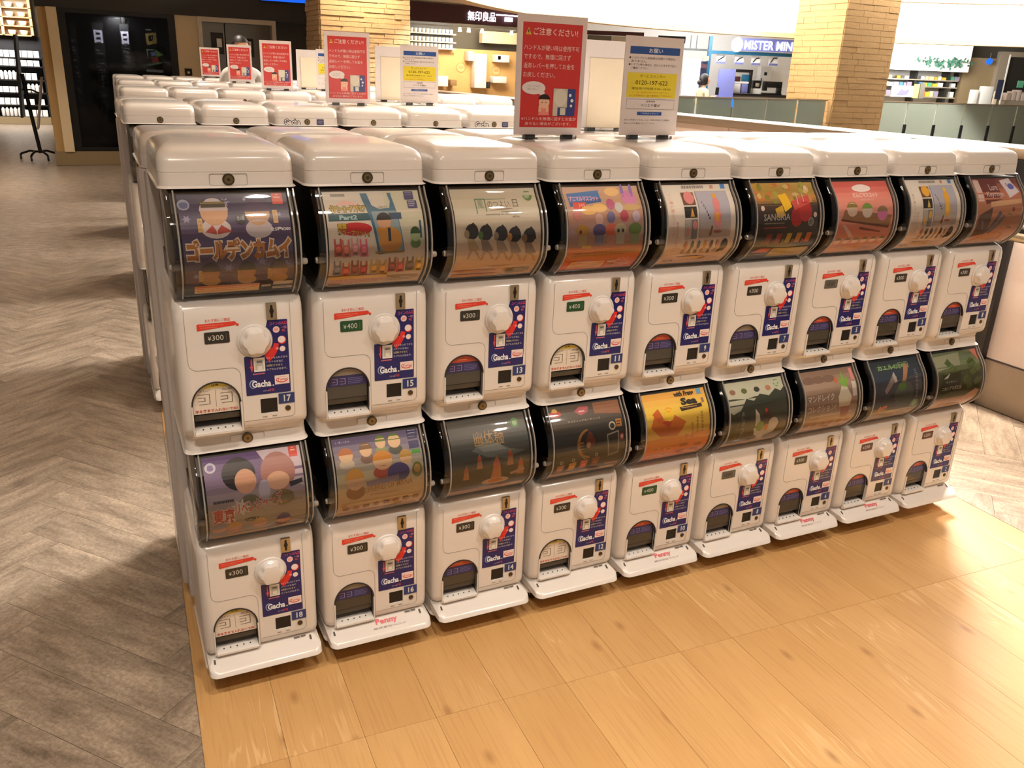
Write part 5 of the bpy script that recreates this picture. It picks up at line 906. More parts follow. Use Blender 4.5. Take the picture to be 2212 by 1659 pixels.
p.poly([(0.2, 0.10), (0.7, 0.06), (0.72, 0.30), (0.25, 0.36)], (206, 176, 100)); p.poly([(0.34, 0.15), (0.56, 0.13), (0.52, 0.25), (0.34, 0.27)], (14, 12, 14)); p.rect(0.44, 0.16, 0.06, 0.06, (206, 176, 100)); p.rect(0.2, 0.46, 0.05, 0.14, (150, 190, 140)); p.rect(0.2, 0.44, 0.35, 0.03, (170, 200, 150)); p.poly([(0.38, 0.50), (0.60, 0.48), (0.62, 0.58), (0.40, 0.60)], (120, 150, 200)); p.poly([(0.6, 0.44), (0.95, 0.56), (0.6, 0.62)], (150, 190, 110)); p.rect(0.42, 0.62, 0.28, 0.14, (220, 84, 80)); p.poly([(0.15, 0.78), (0.8, 0.72), (0.8, 0.75), (0.18, 0.82)], (120, 190, 130)); p.lines(0.25, 0.0, 0.3, 0.03, 1, (216, 216, 216), 0.9); p.lines(0.1, 0.90, 0.9, 0.06, 1, (226, 226, 226), 0.9)
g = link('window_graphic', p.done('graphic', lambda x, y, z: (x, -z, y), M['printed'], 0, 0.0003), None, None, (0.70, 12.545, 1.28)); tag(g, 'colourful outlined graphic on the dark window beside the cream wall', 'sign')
struct('trim_8', boxm('cream_wall', 1.16, 1.47, 12.26, 12.62, 0.0, 2.105), M['creamwall'])
b = thing('call_button', 'small dark lift call button plate on the cream wall', 'button', (1.24, 12.26, 1.28)); link('plate', boxm('plate', 0, 0.10, -0.012, -0.001, 0, 0.10), M['black'], b); link('lamp', boxm('lamp', 0.035, 0.065, -0.016, -0.012, 0.03, 0.06), M['cream'], b)
d = struct('door_1', boxm('lift_head', 1.47, 2.60, 12.24, 12.36, 2.04, 2.105), M['frame'])
for x in (1.47, 2.54): link('door_jamb', boxm('door_jamb', x, x + 0.06, 12.24, 12.40, 0, 2.04), M['frame'], d)
for x0, x1 in ((1.53, 1.86), (1.875, 2.54)): link('door_leaf', boxm('door_leaf', x0, x1, 12.40, 12.44, 0, 2.04), M['lift'], d)
for x, z, w, h in ((1.66, 1.60, 0.18, 0.30), (2.04, 1.58, 0.24, 0.26)):
    q = tag(link('lift_notice', boxm('lift_notice', x, x + w, 12.39, 12.398, z, z + h), M['black'], None), 'dark notice with a white slip on the %s lift door' % ('left' if x < 1.8 else 'right'), 'sign'); link('slip', boxm('slip', x + w * 0.45, x + w * 0.85, 12.386, 12.39, z + 0.1, z + 0.22), M['goods'], q)
s_ = thing('ceiling_screen', 'bright blue screen hanging at the top edge above the lift', 'screen', (2.38, 12.12, 2.375)); link('panel', boxm('panel', 0, 0.68, 0, 0.06, 0, 0.40), M['screen'], s_); link('bezel', boxm('bezel', -0.015, 0.695, 0.02, 0.08, -0.015, 0.415), M['black'], s_)

# stone clad pillars: split-face courses, each stone its own piece
def pillar(name, x0, x1, y0, y1, z0, z1, ch, bw_, m, label_no, faces, jitter):
    core = struct(name, boxm('core', x0, x1, y0, y1, 0, z1), m)
    rnd = random.Random(len(name) + label_no); n = int((z1 - z0) / ch)
    for f in faces:
        a0, a1 = (x0, x1) if f == 'front' else (y0, y1)
        for r in range(n):
            z = z0 + r * ch; a = a0
            while a < a1 - 0.01:
                w = bw_ * rnd.uniform(0.6, 1.4); e = min(a + w, a1)
                if a1 - e < 0.06: e = a1
                d = rnd.uniform(0.006, jitter)
                q = (a + 0.003, e - 0.003, y0 - d, y0, z + 0.003, z + ch - 0.003) if f == 'front' else (x0 - d, x0, a + 0.003, e - 0.003, z + 0.003, z + ch - 0.003)
                link('stone', boxm('stone', *q), m, core); a = e
    return core
pillar('wall_pillar', 2.745, 3.97, 10.0, 10.75, 1.25, 2.75, 0.062, 0.42, M['stone'], 1, ('front', 'left'), 0.03)
pillar('wall_column', 13.78, 15.22, 11.895, 13.27, 0.55, 3.75, 0.115, 0.48, M['stone2'], 2, ('front', 'left'), 0.02)

# ------------------------------------------------------------------ shop beyond the pillar with maroon fascia
struct('wall_shop', boxm('shop_back', 4.4, 12.4, 20.2, 20.4, 0, 2.89), M['greywall'])
fa = tag(link('shop_fascia', boxm('shop_fascia', 4.4, 9.6, 17.0, 17.2, 2.50, 2.88), M['maroon']), 'dark maroon shop fascia with glowing white lettering beyond the pillar', 'fascia')
p = Print(0.68, 0.20); p.text('無印良品', 0, 0, 1, 1, (255, 255, 255), 0.012); l = link('lettering', p.done('lettering', lambda x, y, z: (x, -0.03 - z, y), M['sign']), None, fa, (7.70, 17.0, 2.575)); l.data.materials.clear(); l.data.materials.append(M['sign'])
link('light_strip', boxm('light_strip', 8.38, 9.3, 16.93, 16.96, 2.715, 2.74), M['sign'], fa); link('small_lettering', mesh('small', (lambda bm: ([bx(bm, 8.60 + 0.07 * i, 8.655 + 0.07 * i, 16.95, 16.97, 2.60, 2.69) for i in range(3)], bm)[1])(bmesh.new()), 0), M['sign'], fa)
tk = thing('track_light', 'white ceiling track with bright spot lamps below the maroon fascia', 'light', (5.5, 17.4, 2.44)); link('track', boxm('track', 0, 3.6, 0, 0.05, 0, 0.03), M['soffit'], tk)
for x in (0.85, 2.2, 2.42, 2.75, 3.5):
    bm = bmesh.new(); lathe(bm, [(0.03, 0.0), (0.045, -0.09), (0.035, -0.09)], (x, 0.025, 0), 'z', 12); link('spot_lamp', mesh('spot', bm), M['lamp'], tk)
t = thing('crockery_shelf', 'dark shelf with three rows of white crockery under the maroon fascia', 'shelf', (6.9, 19.5, 1.95))
link('back_panel', boxm('back_panel', 0, 1.56, 0.28, 0.32, 0, 0.72), M['blackwall'], t)
for z in (0.06, 0.21, 0.40): link('shelf_board', boxm('shelf_board', 0, 1.54, 0, 0.28, z, z + 0.03), M['cream'], t)
cup = mesh('cup', (lambda bm: (lathe(bm, [(0.03, 0), (0.042, 0.01), (0.045, 0.095), (0.038, 0.095)], (0, 0, 0), 'z', 10), bm)[1])(bmesh.new()))
for z, lv_ in ((0.091, 'lowest'), (0.241, 'middle'), (0.431, 'top')):
    for i in range(12): tag(link('crockery_jar', cup, M['goods'], None, (7.2 + 0.105 * i, 19.62, 1.951 + z)), '%s white crockery jar from the left on the %s crockery shelf' % (OR2[i], lv_), 'jar', 'crockery on the dark shelf')
struct('trim_9', boxm('shop_pine_wall', 7.7, 10.6, 19.75, 19.9, 0.0, 2.05), M['shopwood'])
tag(link('lit_box_panel', boxm('lit_box_panel', 9.2, 10.2, 19.6, 19.8, 2.22, 2.50), M['creamwall']), 'cream box panel above the pine wall right of the grey wall', 'panel')
p = Print(0.70, 0.07); p.text('MUJI YOUR SELF', 0, 0.1, 1, 0.8, (176, 130, 70)) if False else p.lines(0, 0.1, 1, 0.8, 1, (176, 130, 70), 1)
tag(link('wall_lettering', p.done('wall_lettering', lambda x, y, z: (x, -z, y), M['printed']), None, None, (7.92, 19.74, 1.885)), 'faint brown lettering line along the top of the pine wall', 'lettering')
for i, (x0, x1, z0, z1, m, nm, lab) in enumerate(((8.77, 8.92, 1.77, 2.0, 'goods', 'wall_box', 'stacked white boxes mounted high on the pine wall'), (8.95, 9.28, 1.12, 1.95, 'shopwhite', 'white_display', 'tall bright white display panel on the pine wall'), (9.54, 9.92, 1.77, 1.95, 'goods', 'wall_shelf', 'white wall shelf high on the right of the pine wall'), (9.48, 9.86, 1.26, 1.42, 'goods', 'white_cushion', 'white cushion shape low on the right of the pine wall'), (8.28, 8.46, 1.16, 1.30, 'stone2', 'brown_jar_rack', 'small brown rack low on the left of the pine wall'), (9.32, 9.40, 1.12, 1.28, 'blackwall', 'dark_bottle', 'dark bottle low beside the bright display on the pine wall'), (7.80, 8.22, 1.13, 1.38, 'goods', 'white_counter', 'bright white counter at the left end of the pine wall'), (9.58, 9.68, 1.82, 1.93, 'maroon', 'brown_book', 'brown book on the wall shelf over the white cushion'))):
    tag(link(nm, boxm(nm, x0, x1, 19.45, 19.74, z0, z1, bev=0.01), M[m]), lab, nm.split('_')[-1])
for x, z, ix in ((7.98, 1.62, 0), (8.68, 1.60, 1), (9.68, 1.56, 2)):
    p = Print(0.26, 0.24); p.ell(0.5, 0.5, 0.5, 0.5, (196, 140, 84), 24); p.ell(0.5, 0.5, 0.44, 0.44, (232, 190, 130), 24); p.lines(0.25, 0.4, 0.5, 0.25, 2, (190, 140, 90), 0.6)
    tag(link('wall_emblem', p.done('wall_emblem', lambda x_, y_, z_: (x_, -z_, y_), M['printed'], 0, 0.0003), None, None, (x - 0.13, 19.74, z - 0.12)), '%s brown ring emblem from the left printed on the pine wall' % ORD[ix], 'emblem', 'ring emblems on the pine wall')

# ------------------------------------------------------------------ far wing across the atrium (runs at an angle to our row)
WA = math.radians(-26.133); SX, SY = math.cos(WA), math.sin(WA)
def wing(s, d, z=0.0): return (-0.096 + s * SX - d * SY, -1.904 + s * SY + d * SX, z)
def wbox(name, m, s0, s1, z0, z1, d, dep=0.15, bev=0.0, parent=None, label=None, cat=None, group=None):
    me = boxm(name, s0, s1, 0, dep, z0, z1, bev=bev)
    if parent is None: o = link(name, me, M[m], None, wing(0, d), WA)
    else: o = link(name, me, M[m], parent)
    return tag(o, label, cat, group)
kw = struct('wall_far', boxm('far_wall', -4, 9.4, 0, 0.2, 0, 2.89), M['shopwhite'], wing(0, 24.6), WA)
struct('wall_end', boxm('far_wall_right', 9.4, 20, 0, 0.2, 0, 2.89), M['greywall'], wing(0, 26.2), WA)
wbox('shutter_band', 'maroon', 1.35, 2.85, 2.47, 2.56, 22.2, 0.2, label='dark maroon band above the grey panels between the two front notices', cat='fascia')
wbox('grey_panel', 'greywall', 1.5, 2.08, 1.4, 2.46, 22.3, 0.2, label='grey shop panel left of the brown panel, seen between the notices', cat='panel'); wbox('brown_shop_wall', 'frame', 2.1, 3.0, 1.4, 2.46, 22.3, 0.2, label='pale brown shop panel seen between the two front notices', cat='panel')
wbox('louvre_sign', 'dark', 3.12, 3.76, 2.33, 2.48, 21.6, 0.1, label='dark louvred sign at the upper edge of the white front notice', cat='sign')
ms = thing('shoe_repair_shopfront', 'steel and glass shopfront frame with teal beam across the atrium', 'shopfront', wing(0, 23), WA)
link('mullion', boxm('mullion', 4.61, 4.69, 0, 0.12, 0.0, 2.58), M['teal'], ms); link('teal_beam', boxm('teal_beam', 4.69, 6.95, 0, 0.12, 2.17, 2.25), M['teal'], ms); link('dark_beam', boxm('dark_beam', 3.6, 4.61, 0, 0.12, 2.23, 2.275), M['blackwall'], ms)
for x in (4.14, 4.29): link('thin_post', boxm('thin_post', x, x + 0.02, 0.02, 0.05, 2.27, 2.58), M['blackwall'], ms)
link('counter', boxm('counter', 5.36, 6.95, 0, 0.6, 0.0, 1.20), M['greywall'], ms); link('counter_top', boxm('counter_top', 5.33, 6.95, -0.03, 0.63, 1.20, 1.25), M['black'], ms)
sg = thing('shop_sign', 'lilac shop sign with glowing white letters and a white oval', 'sign', wing(0, 22.9), WA)
link('sign_board', boxm('sign_board', 5.38, 6.95, 0, 0.08, 2.27, 2.56), M['lilac'], sg)
bm = bmesh.new(); lathe(bm, [(0.98, -0.05), (1.0, -0.03), (1.0, 0.05)], (0, 0, 0), 'y', 28)
for v in bm.verts: v.co.x = 5.29 + v.co.x * 0.135; v.co.z = 2.40 + v.co.z * 0.17
link('oval_logo', mesh('oval_logo', bm), M['sign'], sg)
p = Print(1.40, 0.21); p.text('MISTER MINIT', 0, 0, 1, 1, (255, 255, 255), 0.012); l = link('lettering', p.done('lettering', lambda x, y, z: (5.47 + x, -0.03 - z, 2.30 + y), M['sign']), None, sg); l.data.materials.clear(); l.data.materials.append(M['sign'])
for i, (s0, z0) in enumerate(((4.86, 1.95), (5.33, 1.948), (5.755, 1.945), (6.2, 1.95))):
    h = wbox('hanging_card', 'goods', s0, s0 + 0.225, z0, z0 + 0.21, 23.14, 0.03, label='square picture card hanging under the teal beam, %s from the left' % ORD[i], cat='sign', group='picture cards under the teal beam')
    wbox('caption_strip', 'plate', s0, s0 + 0.225, z0, z0 + 0.055, 0, 0.0, parent=None) if False else link('caption_strip', boxm('caption_strip', s0, s0 + 0.225, -0.012, 0.0, z0, z0 + 0.05), M['lilac'], h)
    bm = bmesh.new(); k = (0.0, 0.0); tube(bm, [(s0 + 0.04, -0.01, z0 + 0.07), (s0 + 0.11, -0.01, z0 + 0.12 + 0.02 * i), (s0 + 0.19, -0.01, z0 + 0.17)], 0.012); link('tool_picture', mesh('tool_picture', bm), M['dark'], h)
    for q in (s0 + 0.01, s0 + 0.205): link('hanger', boxm('hanger', q, q + 0.008, 0.005, 0.015, z0 + 0.2, z0 + 0.217), M['dark'], h)
wbox('light_box', 'sign', 4.03, 4.43, 1.16, 2.04, 22.9, 0.1, label='tall glowing white light box left of the person in cream', cat='light box')
wbox('price_board', 'lilac', 4.87, 5.29, 1.0, 1.82, 22.7, 0.06, label='pale lilac price board with small pictures beside the shop counter', cat='board')
wbox('orange_sign', 'shopwood', 4.485, 4.60, 2.0, 2.10, 22.8, 0.05, label='small orange sign beside the teal post', cat='sign'); wbox('red_sign', 'maroon', 4.42, 4.565, 1.82, 1.91, 22.8, 0.05, label='small red sign under the orange sign', cat='sign'); wbox('navy_board', 'navy', 4.445, 4.61, 1.23, 1.98, 22.95, 0.05, label='narrow navy board beside the glowing light box', cat='board')
ar = thing('black_display_frame', 'black arched display frame over the goods on the shop counter', 'display frame', wing(0, 23.05), WA)
for b in ((5.27, 5.81, 0, 0.2, 1.76, 1.83), (5.27, 5.32, 0, 0.2, 1.26, 1.76), (5.76, 5.81, 0, 0.2, 1.26, 1.76)): link('bar', boxm('bar', *b), M['black'], ar)
wbox('maroon_case', 'maroon', 5.36, 5.53, 1.54, 1.66, 23.12, 0.1, 0.01, label='maroon case in the black display frame', cat='case'); wbox('blue_case', 'teal', 5.57, 5.75, 1.55, 1.71, 23.12, 0.1, 0.01, label='blue case in the black display frame', cat='case')
wbox('display_shelf', 'shopwhite', 5.33, 5.75, 1.50, 1.535, 23.1, 0.25, label='white shelf inside the black display frame', cat='shelf')
wbox('white_bag_pile', 'goods', 5.34, 5.56, 1.26, 1.50, 23.1, 0.2, 0.03, label='left white bag on the shop counter', cat='bag'); wbox('white_bag_pile', 'lilac', 5.58, 5.75, 1.26, 1.49, 23.1, 0.2, 0.03, label='right lilac bag on the shop counter', cat='bag')
mc = thing('engraving_machine', 'black and white key cutting machine on the shop counter', 'machine', wing(6.0, 23.2, 1.251), WA)
for nm, b, m in (('body', (-0.12, 0.12, 0, 0.3, 0.0, 0.14), 'goods'), ('head', (-0.11, 0.10, 0.02, 0.25, 0.14, 0.33), 'black'), ('dial_box', (-0.05, 0.05, -0.02, 0.02, 0.18, 0.27), 'frame'), ('lever', (0.10, 0.13, 0.1, 0.13, 0.2, 0.4), 'black')): link(nm, boxm(nm, *b, bev=0.015), M[m], mc)
sm = thing('sewing_machine', 'black sewing machine at the right end of the shop counter', 'machine', wing(6.38, 23.2, 1.251), WA)
for nm, b in (('base', (-0.2, 0.28, 0, 0.25, 0.0, 0.04)), ('arm', (-0.2, 0.28, 0.06, 0.2, 0.17, 0.32)), ('head', (-0.2, -0.1, 0.05, 0.21, 0.09, 0.32)), ('column', (0.16, 0.28, 0.06, 0.2, 0.04, 0.17))): link(nm, boxm(nm, *b, bev=0.012), M['black'], sm)
cb = wbox('white_cabinet', 'shopwhite', 6.25, 6.53, 1.60, 1.94, 24.0, 0.4, 0.01, label='white wall cabinet with a dark label behind the sewing machine', cat='cabinet'); link('cabinet_label', boxm('cabinet_label', 6.35, 6.42, -0.01, 0.0, 1.72, 1.80), M['black'], cb)
link('bracket', boxm('cabinet_bracket', 6.3, 6.48, 0.4, 0.6, 1.65, 1.7), M['dark'], cb)
wbox('blue_slab', 'screen', 4.78, 5.28, 0.92, 1.13, 22.5, 0.05, label='bright blue advert low behind the glass railing', cat='slab')  # plain blue glowing slab

# store on the right
hd = struct('trim_10', boxm('white_header', 9.3, 12.2, 0, 0.3, 2.02, 2.88), M['shopwhite'], wing(0, 25.0), WA)
rnd = random.Random(4); lv = thing('leaf_garland', 'grey green leaf garland across the white shop header', 'garland', wing(0, 24.95), WA)
bm = bmesh.new(); tube(bm, [(10.65 + 0.09 * k, 0, 2.27 + 0.02 * math.sin(k)) for k in range(20)], 0.008, 5); link('stem', mesh('stem', bm), M['leaf'], lv)
leaf = mesh('leaf', (lambda bm: (loft(bm, [[(0, -0.004, 0), (0.002, 0.004, 0.001), (0.0, 0.004, 0.004)], [(0.05, -0.004, 0.03), (0.05, 0.004, -0.03), (0.05, 0.006, 0.02)], [(0.11, 0, 0), (0.112, 0.002, 0), (0.11, 0.002, 0.003)]]), bm)[1])(bmesh.new()), 0)
for k in range(90):
    s = rnd.choice((rnd.uniform(10.95, 11.45), rnd.uniform(11.5, 11.9), rnd.uniform(10.65, 12.3))); o = link('leaf', leaf, M['leaf'], lv, (s, -0.03 + rnd.uniform(-0.03, 0.02), 2.26 + rnd.uniform(-0.08, 0.07) - 0.05 * (11.3 < s < 11.7))); o.rotation_euler = (rnd.uniform(-0.5, 0.5), rnd.uniform(-2.5, 2.5), rnd.uniform(-0.5, 0.5))
p = Print(0.13, 0.13); p.poly([(0.5, 0), (1, 0.5), (0.5, 1), (0, 0.5)], (120, 170, 140)); tag(link('shop_emblem', p.done('shop_emblem', lambda x, y, z: (10.09 + x, -z, 2.15 + y), M['printed']), None, None, wing(0, 24.97), WA), 'green diamond emblem on the white shop header', 'emblem')
rk = thing('store_shelving', 'white store shelving with dark uprights below the white header', 'shelf', wing(0, 25.3), WA)
link('back_panel', boxm('back_panel', 9.3, 12.2, 0.5, 0.55, 0, 2.02), M['shopwhite'], rk)
for s in (10.95, 11.85): link('upright', boxm('upright', s, s + 0.06, 0.1, 0.5, 1.2, 2.02), M['blackwall'], rk)
for z in (1.35, 1.62, 1.80): link('shelf_board', boxm('shelf_board', 9.35, 12.15, 0.05, 0.5, z - 0.03, z), M['frame'], rk)
pal = [(236, 232, 224), (236, 232, 224), (210, 206, 214), (90, 150, 210), (222, 190, 60), (90, 170, 130), (226, 120, 110), (160, 150, 170), (240, 210, 170), (120, 110, 120)]
CN = ['white', 'white', 'pale grey', 'blue', 'yellow', 'green', 'coral', 'mauve', 'peach', 'dark grey']
gm = [mat('shop_goods', c, 0.5) for c in pal]
for z, hh in ((1.35, 0.19), (1.62, 0.13), (1.80, 0.12)):
    s = 9.95; nb = 0
    while s < 12.08:
        w = rnd.uniform(0.09, 0.17)
        if rnd.random() < 0.92 and not any(u - w < s < u + 0.07 for u in (10.95, 11.85)):
            ci = rnd.randrange(len(gm)); nb += 1; tag(link('shop_box', boxm('shop_box', s, s + w - 0.015, 0.12, 0.26, z + 0.001, z + hh * rnd.uniform(0.6, 0.85)), gm[ci], None, wing(0, 25.3), WA), '%s box, %s from the left on the %s shelf of the white store' % (CN[ci], OR2[nb - 1], {1.35: 'lowest', 1.62: 'middle', 1.80: 'top'}[z]), 'box', 'boxes on the far right store shelving')
        s += w
wbox('violet_poster', 'goods', 10.03, 10.63, 1.32, 1.60, 24.6, 0.05, label='white poster with a violet figure shape beside the stone column', cat='poster'); p = Print(0.5, 0.24); p.poly([(0.2, 0.9), (0.45, 0.15), (0.6, 0.4), (0.9, 0.2), (0.8, 0.8), (0.5, 0.95)], (130, 126, 180)); link('print', p.done('print', lambda x, y, z: (10.08 + x, -0.003 - z, 1.34 + y), M['printed']), None, D.objects['violet_poster'])
wbox('yellow_board', 'shopwood', 10.64, 10.78, 1.3, 1.66, 24.6, 0.05, label='narrow yellow board right of the violet poster', cat='board'); wbox('dark_board', 'greywall', 10.80, 10.93, 1.3, 1.70, 24.6, 0.05, label='narrow dark grey board right of the yellow board', cat='board')
wbox('brown_partition', 'plinth', 12.25, 13.1, 0.0, 2.42, 25.4, 0.2, label='brown partition wall between the white store and the right frame', cat='partition')
bs = thing('blue_round_sign', 'small blue round sign hanging before the brown partition', 'sign', wing(12.82, 25.2, 2.33), WA); bm = bmesh.new(); lathe(bm, [(0.0805, -0.02), (0.085, 0.0), (0.08, 0.02)], (0, 0, 0), 'y', 20); link('disc', mesh('disc', bm), M['screen'], bs); link('hanger', boxm('hanger', -0.005, 0.005, -0.005, 0.005, 0.08, 0.22), M['frame'], bs)
bp = thing('banner_pole', 'white pole with a dark narrow banner before the brown partition', 'banner', wing(12.98, 24.5, 0), WA); link('pole', boxm('pole', 0, 0.03, 0, 0.03, 0, 2.5), M['shopwhite'], bp); link('banner', boxm('banner', -0.16, -0.01, 0, 0.02, 1.36, 1.86), M['navy'], bp)
rf = thing('right_shop_frame', 'pale brown shop door frame with dark panel at the far right edge', 'frame', wing(0, 25.2), WA)
link('post', boxm('post', 13.1, 13.36, 0, 0.2, 0, 2.6), M['frame'], rf); link('dark_panel', boxm('dark_panel', 13.36, 14.6, 0.1, 0.2, 0, 2.47), M['blackwall'], rf); link('head', boxm('head', 13.36, 14.6, 0, 0.2, 2.47, 2.6), M['frame'], rf)
wbox('green_sign', 'stripgreen', 13.58, 13.74, 1.68, 1.86, 24.9, 0.04, label='small green sign on a stalk at the far right edge', cat='sign')
for i in range(7): wbox('folded_goods', 'pink', 13.25 + 0.13 * i, 13.365 + 0.13 * i, 1.34, 1.34 + 0.2 + 0.08 * ((i * 7) % 3) / 2, 24.7, 0.3, 0.01, label='%s pale folded goods from the left on the low counter at far right' % ORD[i], cat='goods', group='folded goods at the far right')
wbox('goods_counter', 'frame', 13.2, 14.4, 0.0, 1.335, 24.65, 0.4, label='pale counter under the folded goods at the far right', cat='counter')
for i, (s, w, h, m) in enumerate(((12.30, 0.16, 0.22, 'goods'), (12.55, 0.30, 0.32, 'goods'), (12.88, 0.12, 0.2, 'cream'))): wbox('white_box', m, s, s + w, 1.2, 1.36 + h, 24.7, 0.2, 0.01, label=('left', 'largest', 'right')[i] + ' white box before the brown partition on the right', cat='box')

# glass railing of the far side
pane = boxm('glass_pane', 0.01, 1.0, -0.006, 0.006, 0.05, 1.22); clamp = boxm('clamp_post', -0.045, 0.045, -0.03, 0.03, 0.0, 0.73, bev=0.006)
for ra, rb, lab in ((Vector((6.6, 10.25, 0)), Vector((13.72, 11.99, 0)), 'green glass railing with black clamp posts ending at the stone column'), (Vector((15.28, 13.0, 0)), Vector((23.5, 13.25, 0)), 'green glass railing with black clamp posts right of the stone column')):
    rd = (rb - ra).normalized(); n = int((rb - ra).length / 1.02); st = (rb - ra).length / n
    rail = thing('glass_railing', lab, 'railing', ra, math.atan2(rd.y, rd.x))
    for i in range(n):
        link('glass_pane', pane, M['glass'], rail, (st * i, 0, 0)); link('clamp_post', clamp, M['black'], rail, (st * (i if rb.x > 20 else i + 1) - (0.05 if rb.x < 20 and i == n - 1 else 0), 0, 0))
        link('top_rail', boxm('top_rail', 0, st, -0.016, 0.016, 1.22, 1.245), M['metalcap'], rail, (st * i, 0, 0))

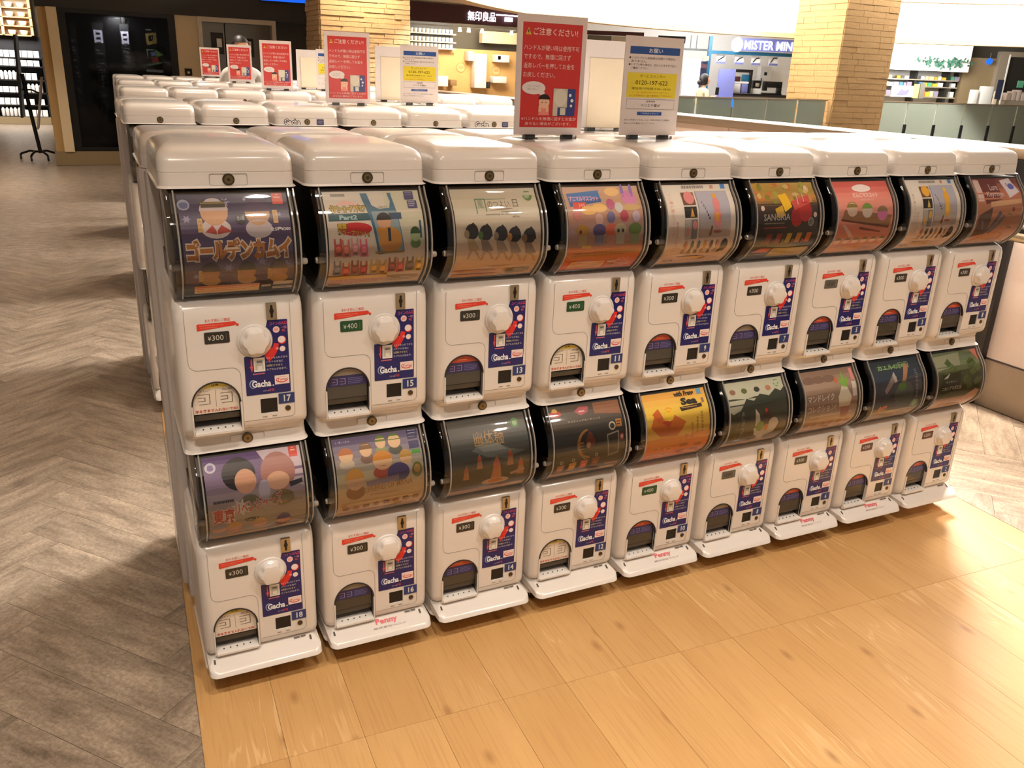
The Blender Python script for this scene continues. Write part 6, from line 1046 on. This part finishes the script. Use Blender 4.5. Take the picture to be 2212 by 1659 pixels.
# ------------------------------------------------------------------ people in the background
def body(name, J, E_, sub=2):
    me = D.meshes.new(name); me.from_pydata([j[0] for j in J], E_, []); o = D.objects.new(name, me); COL.objects.link(o)
    o.modifiers.new('s', 'SKIN'); sv = me.skin_vertices[0].data
    for v, j in zip(sv, J): v.radius = (j[1], j[2] if len(j) > 2 else j[1])
    sv[0].use_root = True
    m = o.modifiers.new('u', 'SUBSURF'); m.levels = sub
    bpy.context.view_layer.update(); r = D.meshes.new_from_object(o.evaluated_get(bpy.context.evaluated_depsgraph_get())); D.objects.remove(o); r.shade_smooth(); return r
def person(label, loc, rz, h, top, hairlong, phone):
    t = thing('person', label, 'person', loc, rz); k = h / 1.66
    S = lambda P: tuple(c * k for c in P)
    # facing -y; pelvis root
    J = [(S((0, 0, 0.90)), 0.13 * k, 0.10 * k), (S((0, 0.0, 1.08)), 0.115 * k, 0.085 * k), (S((0, 0.0, 1.25)), 0.135 * k, 0.095 * k), (S((0, 0.01, 1.36)), 0.12 * k, 0.08 * k), (S((0, 0.0, 1.42)), 0.048 * k), (S((0, -0.02, 1.49)), 0.05 * k)]
    E_ = [(0, 1), (1, 2), (2, 3), (3, 4), (4, 5)]
    for sx in (-1, 1):
        b = len(J); bend = phone and sx > 0
        J += [(S((0.16 * sx, 0.0, 1.34)), 0.05 * k), (S((0.21 * sx, 0.01, 1.08)), 0.042 * k), (S((0.17 * sx, -0.20, 1.16)) if bend else S((0.22 * sx, -0.04, 0.86)), 0.034 * k), (S((0.13 * sx, -0.27, 1.21)) if bend else S((0.22 * sx, -0.06, 0.76)), 0.026 * k)]
        E_ += [(3, b), (b, b + 1), (b + 1, b + 2), (b + 2, b + 3)]
        b = len(J); J += [(S((0.09 * sx, 0, 0.82)), 0.09 * k), (S((0.095 * sx, -0.01, 0.48)), 0.06 * k), (S((0.10 * sx, 0.02, 0.09)), 0.038 * k), (S((0.11 * sx, -0.10, 0.035)), 0.032 * k)]
        E_ += [(0, b), (b, b + 1), (b + 1, b + 2), (b + 2, b + 3)]
    me = body('body', J, E_); me.materials.append(M[top]); me.materials.append(M['navy']); me.materials.append(M['skin'])
    for p in me.polygons:
        z = p.center.z / k; x = abs(p.center.x) / k; y = p.center.y / k
        p.material_index = 1 if z < 0.86 and x < 0.185 else (2 if z > 1.415 or (z < 0.80 and x >= 0.185) or y < -0.235 and z > 1 else 0)
    link('body', me, None, t)
    bm = bmesh.new(); bmesh.ops.create_uvsphere(bm, u_segments=20, v_segments=14, radius=1)
    for v in bm.verts:
        z = v.co.z; w = 0.078 - 0.016 * max(0, -z); v.co = Vector((v.co.x * w, v.co.y * 0.095 + (-0.012 if v.co.y < -0.6 and abs(v.co.x) < 0.35 and abs(z) < 0.3 else 0), z * 0.112))
    hd_ = link('head', mesh('head', bm, 80), M['skin'], t, S((0, -0.025, 1.555)))
    for sx in (-1, 1):
        bm = bmesh.new(); bmesh.ops.create_uvsphere(bm, u_segments=8, v_segments=6, radius=0.009); link('eye', mesh('eye', bm), M['hair'], hd_, (0.03 * sx, -0.086, 0.005))
    link('mouth', boxm('mouth', -0.02, 0.02, -0.088, -0.08, -0.062, -0.055, bev=0.002), M['maroon'], hd_)
    bm = bmesh.new(); bmesh.ops.create_uvsphere(bm, u_segments=20, v_segments=14, radius=1)
    for v in bm.verts:
        v.co = Vector((v.co.x * 0.087, v.co.y * 0.104 + 0.014, v.co.z * 0.118 + 0.014))
    bmesh.ops.delete(bm, geom=[v for v in bm.verts if v.co.y < -0.045 and v.co.z < 0.055 or v.co.z < (-0.20 if hairlong else -0.075)], context='VERTS')
    link('hair', mesh('hair', bm, 80), M['hair'], hd_)
    if hairlong:
        bm = bmesh.new(); bmesh.ops.create_uvsphere(bm, u_segments=12, v_segments=10, radius=0.05); link('hair_bun', mesh('hair_bun', bm), M['hair'], hd_, (0, 0.115, -0.04))
    for sx in (-1, 1):
        base = Vector(S((0.13 * sx, -0.27, 1.21)) if phone and sx > 0 else S((0.22 * sx, -0.06, 0.76)))
        d = Vector((-0.3 * sx, -0.8, 0.4)).normalized() if phone and sx > 0 else Vector((0, -0.15, -1)).normalized(); side = Vector((0, 1, 0)) if not (phone and sx > 0) else Vector((1, 0, 0)); bm = bmesh.new()
        tube(bm, [base - d * 0.01, base + d * 0.04, base + d * 0.085], [0.026, 0.036, 0.030], 8)
        for f, l in ((-0.024, 0.060), (-0.008, 0.072), (0.008, 0.068), (0.024, 0.052)): q = base + d * 0.08 + side * f; tube(bm, [q, q + d * l * 0.5, q + d * l + Vector((0, 0.012, 0))], [0.0085, 0.008, 0.006], 6)
        q = base + d * 0.03 + side * 0.03; tube(bm, [q, q + side * 0.02 + d * 0.03, q + side * 0.022 + d * 0.055], [0.010, 0.009, 0.007], 6)
        link('hand', mesh('hand', bm, 80), M['skin'], t)
    return t
pw_ = wing(3.50, 17.6)
person('person with dark tied hair in a cream top behind the glass railing', pw_, WA + PI * 0.62, 1.62, 'beige', True, True)
person('person in a white shirt standing behind the small red notices', (1.30, 7.30, 0), 0.2, 1.72, 'shirt', False, False)
ph = tag(link('phone', boxm('phone', -0.035, 0.035, -0.005, 0.005, -0.07, 0.07, bev=0.003), M['black'], None, tuple(Vector(pw_) + Vector((0.40, 0.06, 1.33))), WA), 'dark phone held by the person in the cream top', 'phone')
hk = thing('hanging_sensor', 'thin dark sensor hanging in front of the white soffit', 'sensor', wing(4.27, 19.5, 2.62), WA); bm = bmesh.new(); tube(bm, [(0, 0, 0.13), (0.01, 0, 0.55)], 0.006, 6); link('wire', mesh('wire', bm), M['dark'], hk)
for a, b in (((0, 0, 0.13), (-0.07, 0, 0.05)), ((-0.03, 0, 0.10), (0.01, 0, 0.0))): bm = bmesh.new(); tube(bm, [a, b], 0.014, 6); link('arm', mesh('arm', bm), M['frame'], hk)
